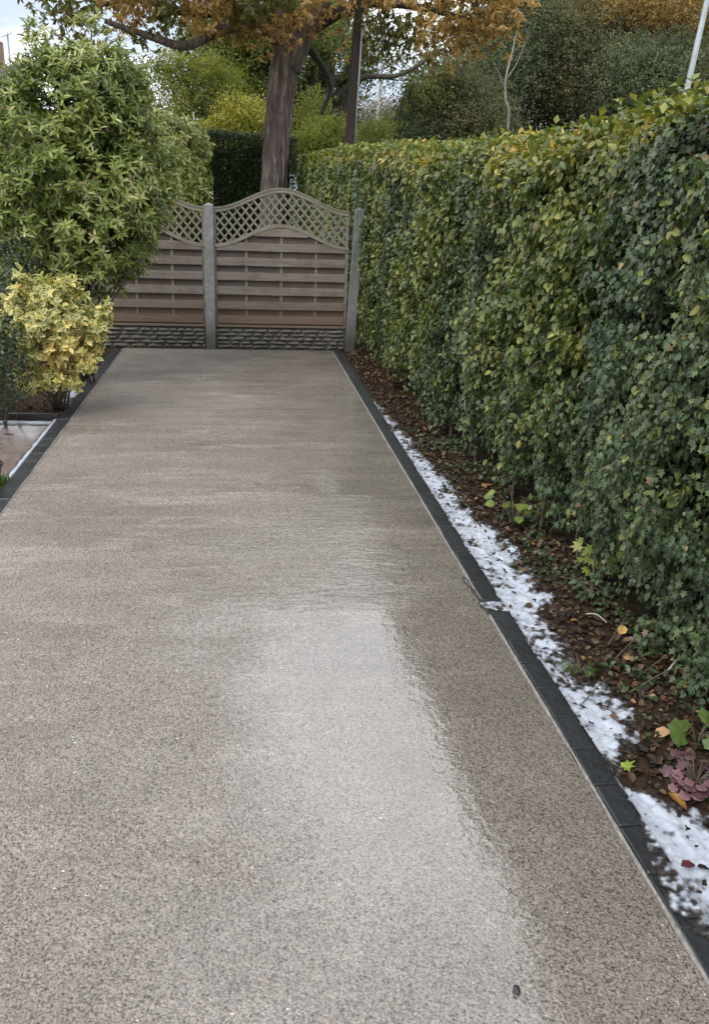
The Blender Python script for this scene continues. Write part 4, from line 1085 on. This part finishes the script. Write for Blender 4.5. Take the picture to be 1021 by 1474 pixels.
# house at the left edge with its aerial
M['brick'] = None
tbk = NT('house_brick'); vb_ = tbk.coord(kind='Object', rot=(rad(90), 0, 0))
bk = tbk.n('ShaderNodeTexBrick', {'Vector': vb_, 'Color1': (.16, .07, .05, 1), 'Color2': (.22, .10, .07, 1), 'Mortar': (.25, .22, .2, 1), 'Scale': 4.5})
tbk.principled(Base_Color=bk.outputs[0], Roughness=.85); M['brick'] = tbk.m
M['roof_tile'] = simple('roof_tile', (.045, .038, .036), (.09, .075, .068), 6, .8, bump=.5, bdist=.03)
HB = at(-40, 277, 50)
hs = thing('house', 'brick house with chimney mostly out of frame behind the big shrub', 'house', (HB[0], 50, 0))
hx0, hx1 = HB[0] - 5, at(12, 200, 50)[0]
zr_ = at(0, 92, 53)[2]
part('wall', *box((hx0 + hx1) / 2, 53.5, 2.9, hx1 - hx0, 7, 5.9), M['brick'], hs)
e = 5.85
V = [(hx0 - .3, 49.7, e), (hx1 + .3, 49.7, e), (hx1 + .3, 57.3, e), (hx0 - .3, 57.3, e), (hx0 - .3, 53.5, zr_), (hx1 + .3, 53.5, zr_)]
part('roof', V, [(0, 1, 5, 4), (2, 3, 4, 5), (1, 2, 5), (3, 0, 4), (3, 2, 1, 0)], M['roof_tile'], hs)
cp = at(-4, 100, 53.5)
part('chimney', *box(cp[0], 53.5, (zr_ - .6 + at(-4, 60, 53.5)[2]) / 2, .7, .5, at(-4, 60, 53.5)[2] - zr_ + .6, .02), M['brick'], hs)
for wx in (.3, .65):
    wxx = hx0 + wx * (hx1 - hx0)
    wf = part('window', *box(wxx, 49.98, 3.9, 1.3, .08, 1.2, .01), M['concrete'], hs)
    part('pane', *box(wxx, 49.93, 3.9, 1.14, .02, 1.04), M['black_plastic'], wf)
ap = at(13, 75, 53)
ae = thing('tv_aerial', 'thin metal television aerial against the sky at upper left', 'aerial', (ap[0], 53, zr_))
part('mast', *tube(np.array([(ap[0], 53, zr_ - .1), tuple(at(10, 47, 53))]), .05, 6), M['galv'], ae)
part('boom', *tube(np.array([at(3, 52, 53), at(16, 47, 53)]), .045, 6), M['galv'], ae)
for f in np.linspace(.05, .95, 6):
    c_ = at(3, 52, 53) * (1 - f) + at(16, 47, 53) * f
    part('rod', *tube(np.array([c_ + np.array([0, -.35, -.12]), c_ + np.array([0, .35, .12])]), .022, 5), M['galv'], ae)

# ------------------------------------------------------------------ litter under the hedge
BR = [(.024, .017, .012), (.060, .038, .024), (.12, .075, .045), (.22, .13, .07), (.32, .21, .12)]
nLt = 9000
yl = 1.7 + 11 * R.random(nLt) ** 1.35
fx = hedge_face(yl, 0 * yl + .05); xl_ = ER + .03 + (fx - ER + .12) * R.random(nLt) ** .8
foam_on = (mask_right(xl_, yl) > .05) & (R.random(nLt) < .93)
P = np.stack([xl_, yl, soil_z(xl_, yl) + R.uniform(.004, .022, nLt)], 1)[~foam_on]; n = len(P)
N = np.stack([R.normal(0, .38, n), R.normal(0, .38, n), np.ones(n)], 1); D = np.stack([R.normal(0, 1, n), R.normal(0, 1, n), R.normal(0, .25, n)], 1)
size = R.uniform(.014, .050, n); tint = pick(BR, np.clip(R.normal(.22, .27, n), 0, 1)); wd = R.uniform(.55, .85, n)
px, py, z = project(P)
sc = np.where((px > 4) & (px < PW - 4) & (py < PH - 4), size / z, 0); idx = np.argsort(-sc)[:280]
keep = np.ones(n, bool); keep[idx] = False
V, Fc, T = leaf_mesh('curl', P[keep], D[keep], N[keep], size[keep], wd[keep], tint[keep])
part('leaf_litter', V, Fc, M['leaf_dry'], tint=T, sm=True, kind='stuff')
var = pick(BR, np.linspace(0, 1, 9)); mes = []
for q in range(9):
    V0, F0, E0 = TPL['curl']; T = np.empty((len(V0), 4)); T[:, :3] = var[q]; T[:, 3] = 0
    mes.append(mesh('fallen_leaf', V0 * np.array([1, .7, 1]), F0, M['leaf_dry'], True, T))
Dn, Wn, Nn = frames(D[idx], N[idx])
for i, j in enumerate(idx):
    q = int(np.argmin(np.sum((var - tint[j]) ** 2, axis=1)))
    o = bpy.data.objects.new('fallen_leaf', mes[q]); COL.objects.link(o)
    s = float(size[j]); p = P[j]
    o.matrix_world = Matrix([[Dn[i][r] * s, Wn[i][r] * s, Nn[i][r] * s, p[r]] for r in range(3)] + [[0, 0, 0, 1]])
    o['label'] = 'small brown dead leaf lying on the soil under the hedge'; o['category'] = 'leaf'; o['group'] = 'dead leaves littering the bed under the hedge'

nl_ = 1500; ylf = 8.5 + 4 * R.random(nl_); xlf = EL - .03 - 1.4 * R.random(nl_) ** 1.2
okl = mask_left(xlf, ylf) < .05; xlf, ylf = xlf[okl], ylf[okl]; nl_ = len(xlf)
Vq, Fq, Tq = leaf_mesh('curl', np.stack([xlf, ylf, soil_z(xlf, ylf) + R.uniform(.004, .02, nl_)], 1), np.stack([R.normal(0, 1, nl_), R.normal(0, 1, nl_), R.normal(0, .25, nl_)], 1), np.stack([R.normal(0, .35, nl_), R.normal(0, .35, nl_), np.ones(nl_)], 1), R.uniform(.02, .05, nl_), np.full(nl_, .7), pick(BR, np.clip(R.normal(.25, .25, nl_), 0, 1)))
part('leaf_litter', Vq, Fq, M['leaf_dry'], tint=Tq, sm=True, kind='stuff')

def one_leaf(px, py, size, col, tpl, label, tilt=.25, yaw=0.0, lift=.02, wd=.75):
    p = on_ground(px, py, 0.0); p[2] = float(base_right(p[0], p[1])) + lift
    V0, F0, E0 = TPL[tpl]; T = np.empty((len(V0), 4)); T[:, :3] = col; T[:, 3] = 0
    o = link('fallen_leaf', mesh('fallen_leaf', V0 * np.array([size, size * wd, size]) - np.array([size * .4, 0, 0]), F0, M['leaf_dry'], True, T), label=label, cat='leaf', loc=p)
    o.rotation_euler = (tilt, -tilt * .5, yaw); return o
one_leaf(989, 1247, .055, (.10, .025, .03), 'oval', 'single maroon oval leaf lying on white foam', .05, .1, .035, .8)
one_leaf(905, 1101, .085, (.26, .36, .06), 'lobed', 'bright lime green leaf beside the dark edging', .3, .5, .03)
one_leaf(977, 1160, .085, (.50, .24, .07), 'curl', 'orange curled leaf below the purple plant at the foam edge', .4, 2.3, .03)
one_leaf(951, 1063, .075, (.48, .30, .17), 'curl', 'tan curled leaf left of the purple leaved plant', .2, .2, .03)
one_leaf(905, 957, .10, (.42, .25, .12), 'lobed', 'large tan lobed leaf among the twigs under the hedge', .2, 1.2, .04)
one_leaf(766, 788, .085, (.38, .17, .05), 'lobed', 'orange brown lobed leaf where foam meets the bed', .3, 2.0, .03)
one_leaf(893, 922, .07, (.55, .36, .12), 'curl', 'yellow leaf beside a long twig under the hedge', .3, .8, .03)
one_leaf(700, 705, .11, (.33, .16, .08), 'lobed', 'rust coloured lobed leaf on the bed before the pale branch', .2, .3, .04)
one_leaf(987, 1012, .09, (.46, .27, .10), 'lobed', 'golden lobed leaf at the foot of the ivy', .3, 2.6, .05)

# ivy creeping over the bed
ni = 2600; yi = 2.3 + 6 * R.random(ni); fxi = hedge_face(yi, 0 * yi + .05)
ti = R.random(ni) ** .7; xi = ER + .14 + (fxi - ER) * ti
oki = (vnoise(xi * 4, yi * 4, 0, 33) + .25 * ti > .62) & (mask_right(xi, yi) < .05); xi, yi = xi[oki], yi[oki]; ni = len(xi)
Vi, Fi, Ti = leaf_mesh('oval', np.stack([xi, yi, soil_z(xi, yi) + R.uniform(.01, .06, ni)], 1), np.stack([R.normal(0, 1, ni), R.normal(0, 1, ni), R.normal(0, .3, ni)], 1), np.stack([R.normal(-.2, .35, ni), R.normal(-.2, .35, ni), np.ones(ni)], 1), R.uniform(.022, .045, ni), np.full(ni, .75), pick([(.015, .03, .014), (.03, .055, .022), (.06, .09, .035), (.1, .12, .06)], R.random(ni)))
part('ground_ivy_cover', Vi, Fi, M['leaf'], tint=Ti, sm=True, kind='stuff')

# twigs lying about
TWIG_LABELS = ['pale bent twig by the grey green weed', 'long brown twig running from the weed towards the yellow leaf', 'brown twig slanting up under the ivy by the large tan leaf', 'thick pale stick slanting up under the ivy', 'short brown twig left of the large tan leaf',
               'thin twig near the orange brown leaf at the foam', 'thin twig just above the large tan lobed leaf', 'long thin twig before the golden lobed leaf', 'fine twig lying between the foam and the golden lobed leaf']
for q, (a, b, r) in enumerate([((838, 890), (872, 912), .004), ((800, 835), (880, 880), .005), ((912, 985), (985, 955), .004), ((955, 985), (985, 962), .006), ((880, 960), (930, 930), .004), ((760, 765), (800, 770), .004), ((875, 935), (905, 900), .004), ((905, 1000), (1000, 975), .005), ((840, 1010), (880, 985), .003)]):
    pa, pb = on_ground(*a), on_ground(*b)
    pa[2] = float(soil_z(pa[0], pa[1])) + .02; pb[2] = float(soil_z(pb[0], pb[1])) + .05; pm = (pa + pb) / 2 + np.array([.01, .01, .02])
    o = part('fallen_twig', *tube(spline([pa, pm, pb], 8), np.linspace(r, r * .6, 8), 6, .1, q), M['pale_twig'] if q in (0, 3) else M['twig'], sm=True)
    o['category'] = 'twig'; o['group'] = 'twigs lying on the bed under the hedge'; o['label'] = TWIG_LABELS[q]

# small plants in the bed
def small_plant(name, label, cat, px, py, tpl, n, size, pal, h, spreadr, wd, mat='leaf', lean=(0, 0), seed=0):
    rs = np.random.default_rng(seed); b = on_ground(px, py); b[2] = float(soil_z(b[0], b[1])) - .01
    t = thing(name, label, cat, b)
    P, D, N = [], [], []
    for i in range(n):
        a = i * 2.4 + rs.uniform(-.4, .4); rr = spreadr * rs.uniform(.35, 1); hh = h * rs.uniform(.45, 1)
        tip = b + np.array([rr * math.cos(a) + lean[0], rr * math.sin(a) + lean[1], hh])
        part('stalk', *tube(spline([b, (b + tip) / 2 + np.array([0, 0, .25 * hh]), tip], 5), [.003, .0028, .0026, .0022, .002], 5), M['twig'] if tpl != 'diamond' else M['leaf'], t, sm=True)
        P.append(tip); D.append((math.cos(a), math.sin(a), rs.uniform(-.6, .1))); N.append((rs.normal(0, .3), -.55 + rs.normal(0, .3), 1))
    P, D, N = map(np.array, (P, D, N)); tint = pick(pal, rs.random(n))
    foliage(t, tpl, P, D, N, rs.uniform(size[0], size[1], n), wd, tint, M[mat], n, nvar=min(6, n))
    return t
small_plant('sapling', 'yellow green seedling with lobed leaves at the hedge foot', 'plant', 862, 845, 'lobed', 30, (.045, .085), [(.10, .15, .03), (.20, .24, .05), (.34, .31, .07)], .26, .13, 1.35, seed=1)
small_plant('sapling', 'round leaved seedling hanging below the hedge near the foam', 'plant', 742, 760, 'oval', 18, (.05, .08), [(.09, .13, .025), (.17, .21, .04)], .26, .16, .95, seed=2)
small_plant('sapling', 'light green round leaved sprig above the yellow seedling', 'plant', 800, 768, 'oval', 10, (.05, .075), [(.12, .17, .035), (.2, .25, .05)], .26, .09, .95, seed=7)
small_plant('purple_plant', 'low plant with dusky pink purple scalloped leaves beside the foam', 'plant', 1000, 1135, 'scallop', 44, (.028, .048), [(.075, .035, .045), (.14, .07, .085), (.24, .13, .145)], .12, .10, 1.1, seed=3)
small_plant('weed', 'broad green weed leaf behind the purple plant', 'plant', 1003, 1075, 'scallop', 7, (.06, .09), [(.07, .12, .03), (.14, .2, .05)], .10, .08, 1.3, seed=4)
small_plant('weed', 'small dark green tuft beside the foam by the edging', 'plant', 835, 965, 'oval', 20, (.03, .05), [(.03, .06, .015), (.07, .11, .03)], .07, .07, .6, seed=5)
small_plant('weed', 'grey green weed between foam and twigs', 'plant', 848, 868, 'oval', 16, (.04, .06), [(.05, .075, .04), (.09, .12, .06)], .10, .09, .6, seed=6)

# dark pebble on the drive
pb = on_ground(744, 1428)
rs = np.random.default_rng(9); nlat, nlon = 7, 10; V = []
for i in range(nlat):
    th = math.pi * i / (nlat - 1)
    for j in range(nlon):
        ph = 2 * math.pi * j / nlon; r = .011 * (1 + rs.uniform(-.14, .14))
        V.append((pb[0] + r * math.sin(th) * math.cos(ph), pb[1] + 1.3 * r * math.sin(th) * math.sin(ph), .007 + .75 * r * math.cos(th)))
Fc = [(i * nlon + j, i * nlon + (j + 1) % nlon, (i + 1) * nlon + (j + 1) % nlon, (i + 1) * nlon + j) for i in range(nlat - 1) for j in range(nlon)]
o = part('pebble', V, Fc, M['sett']); o['label'] = 'single dark pebble lying on the near end of the drive'; o['category'] = 'stone'
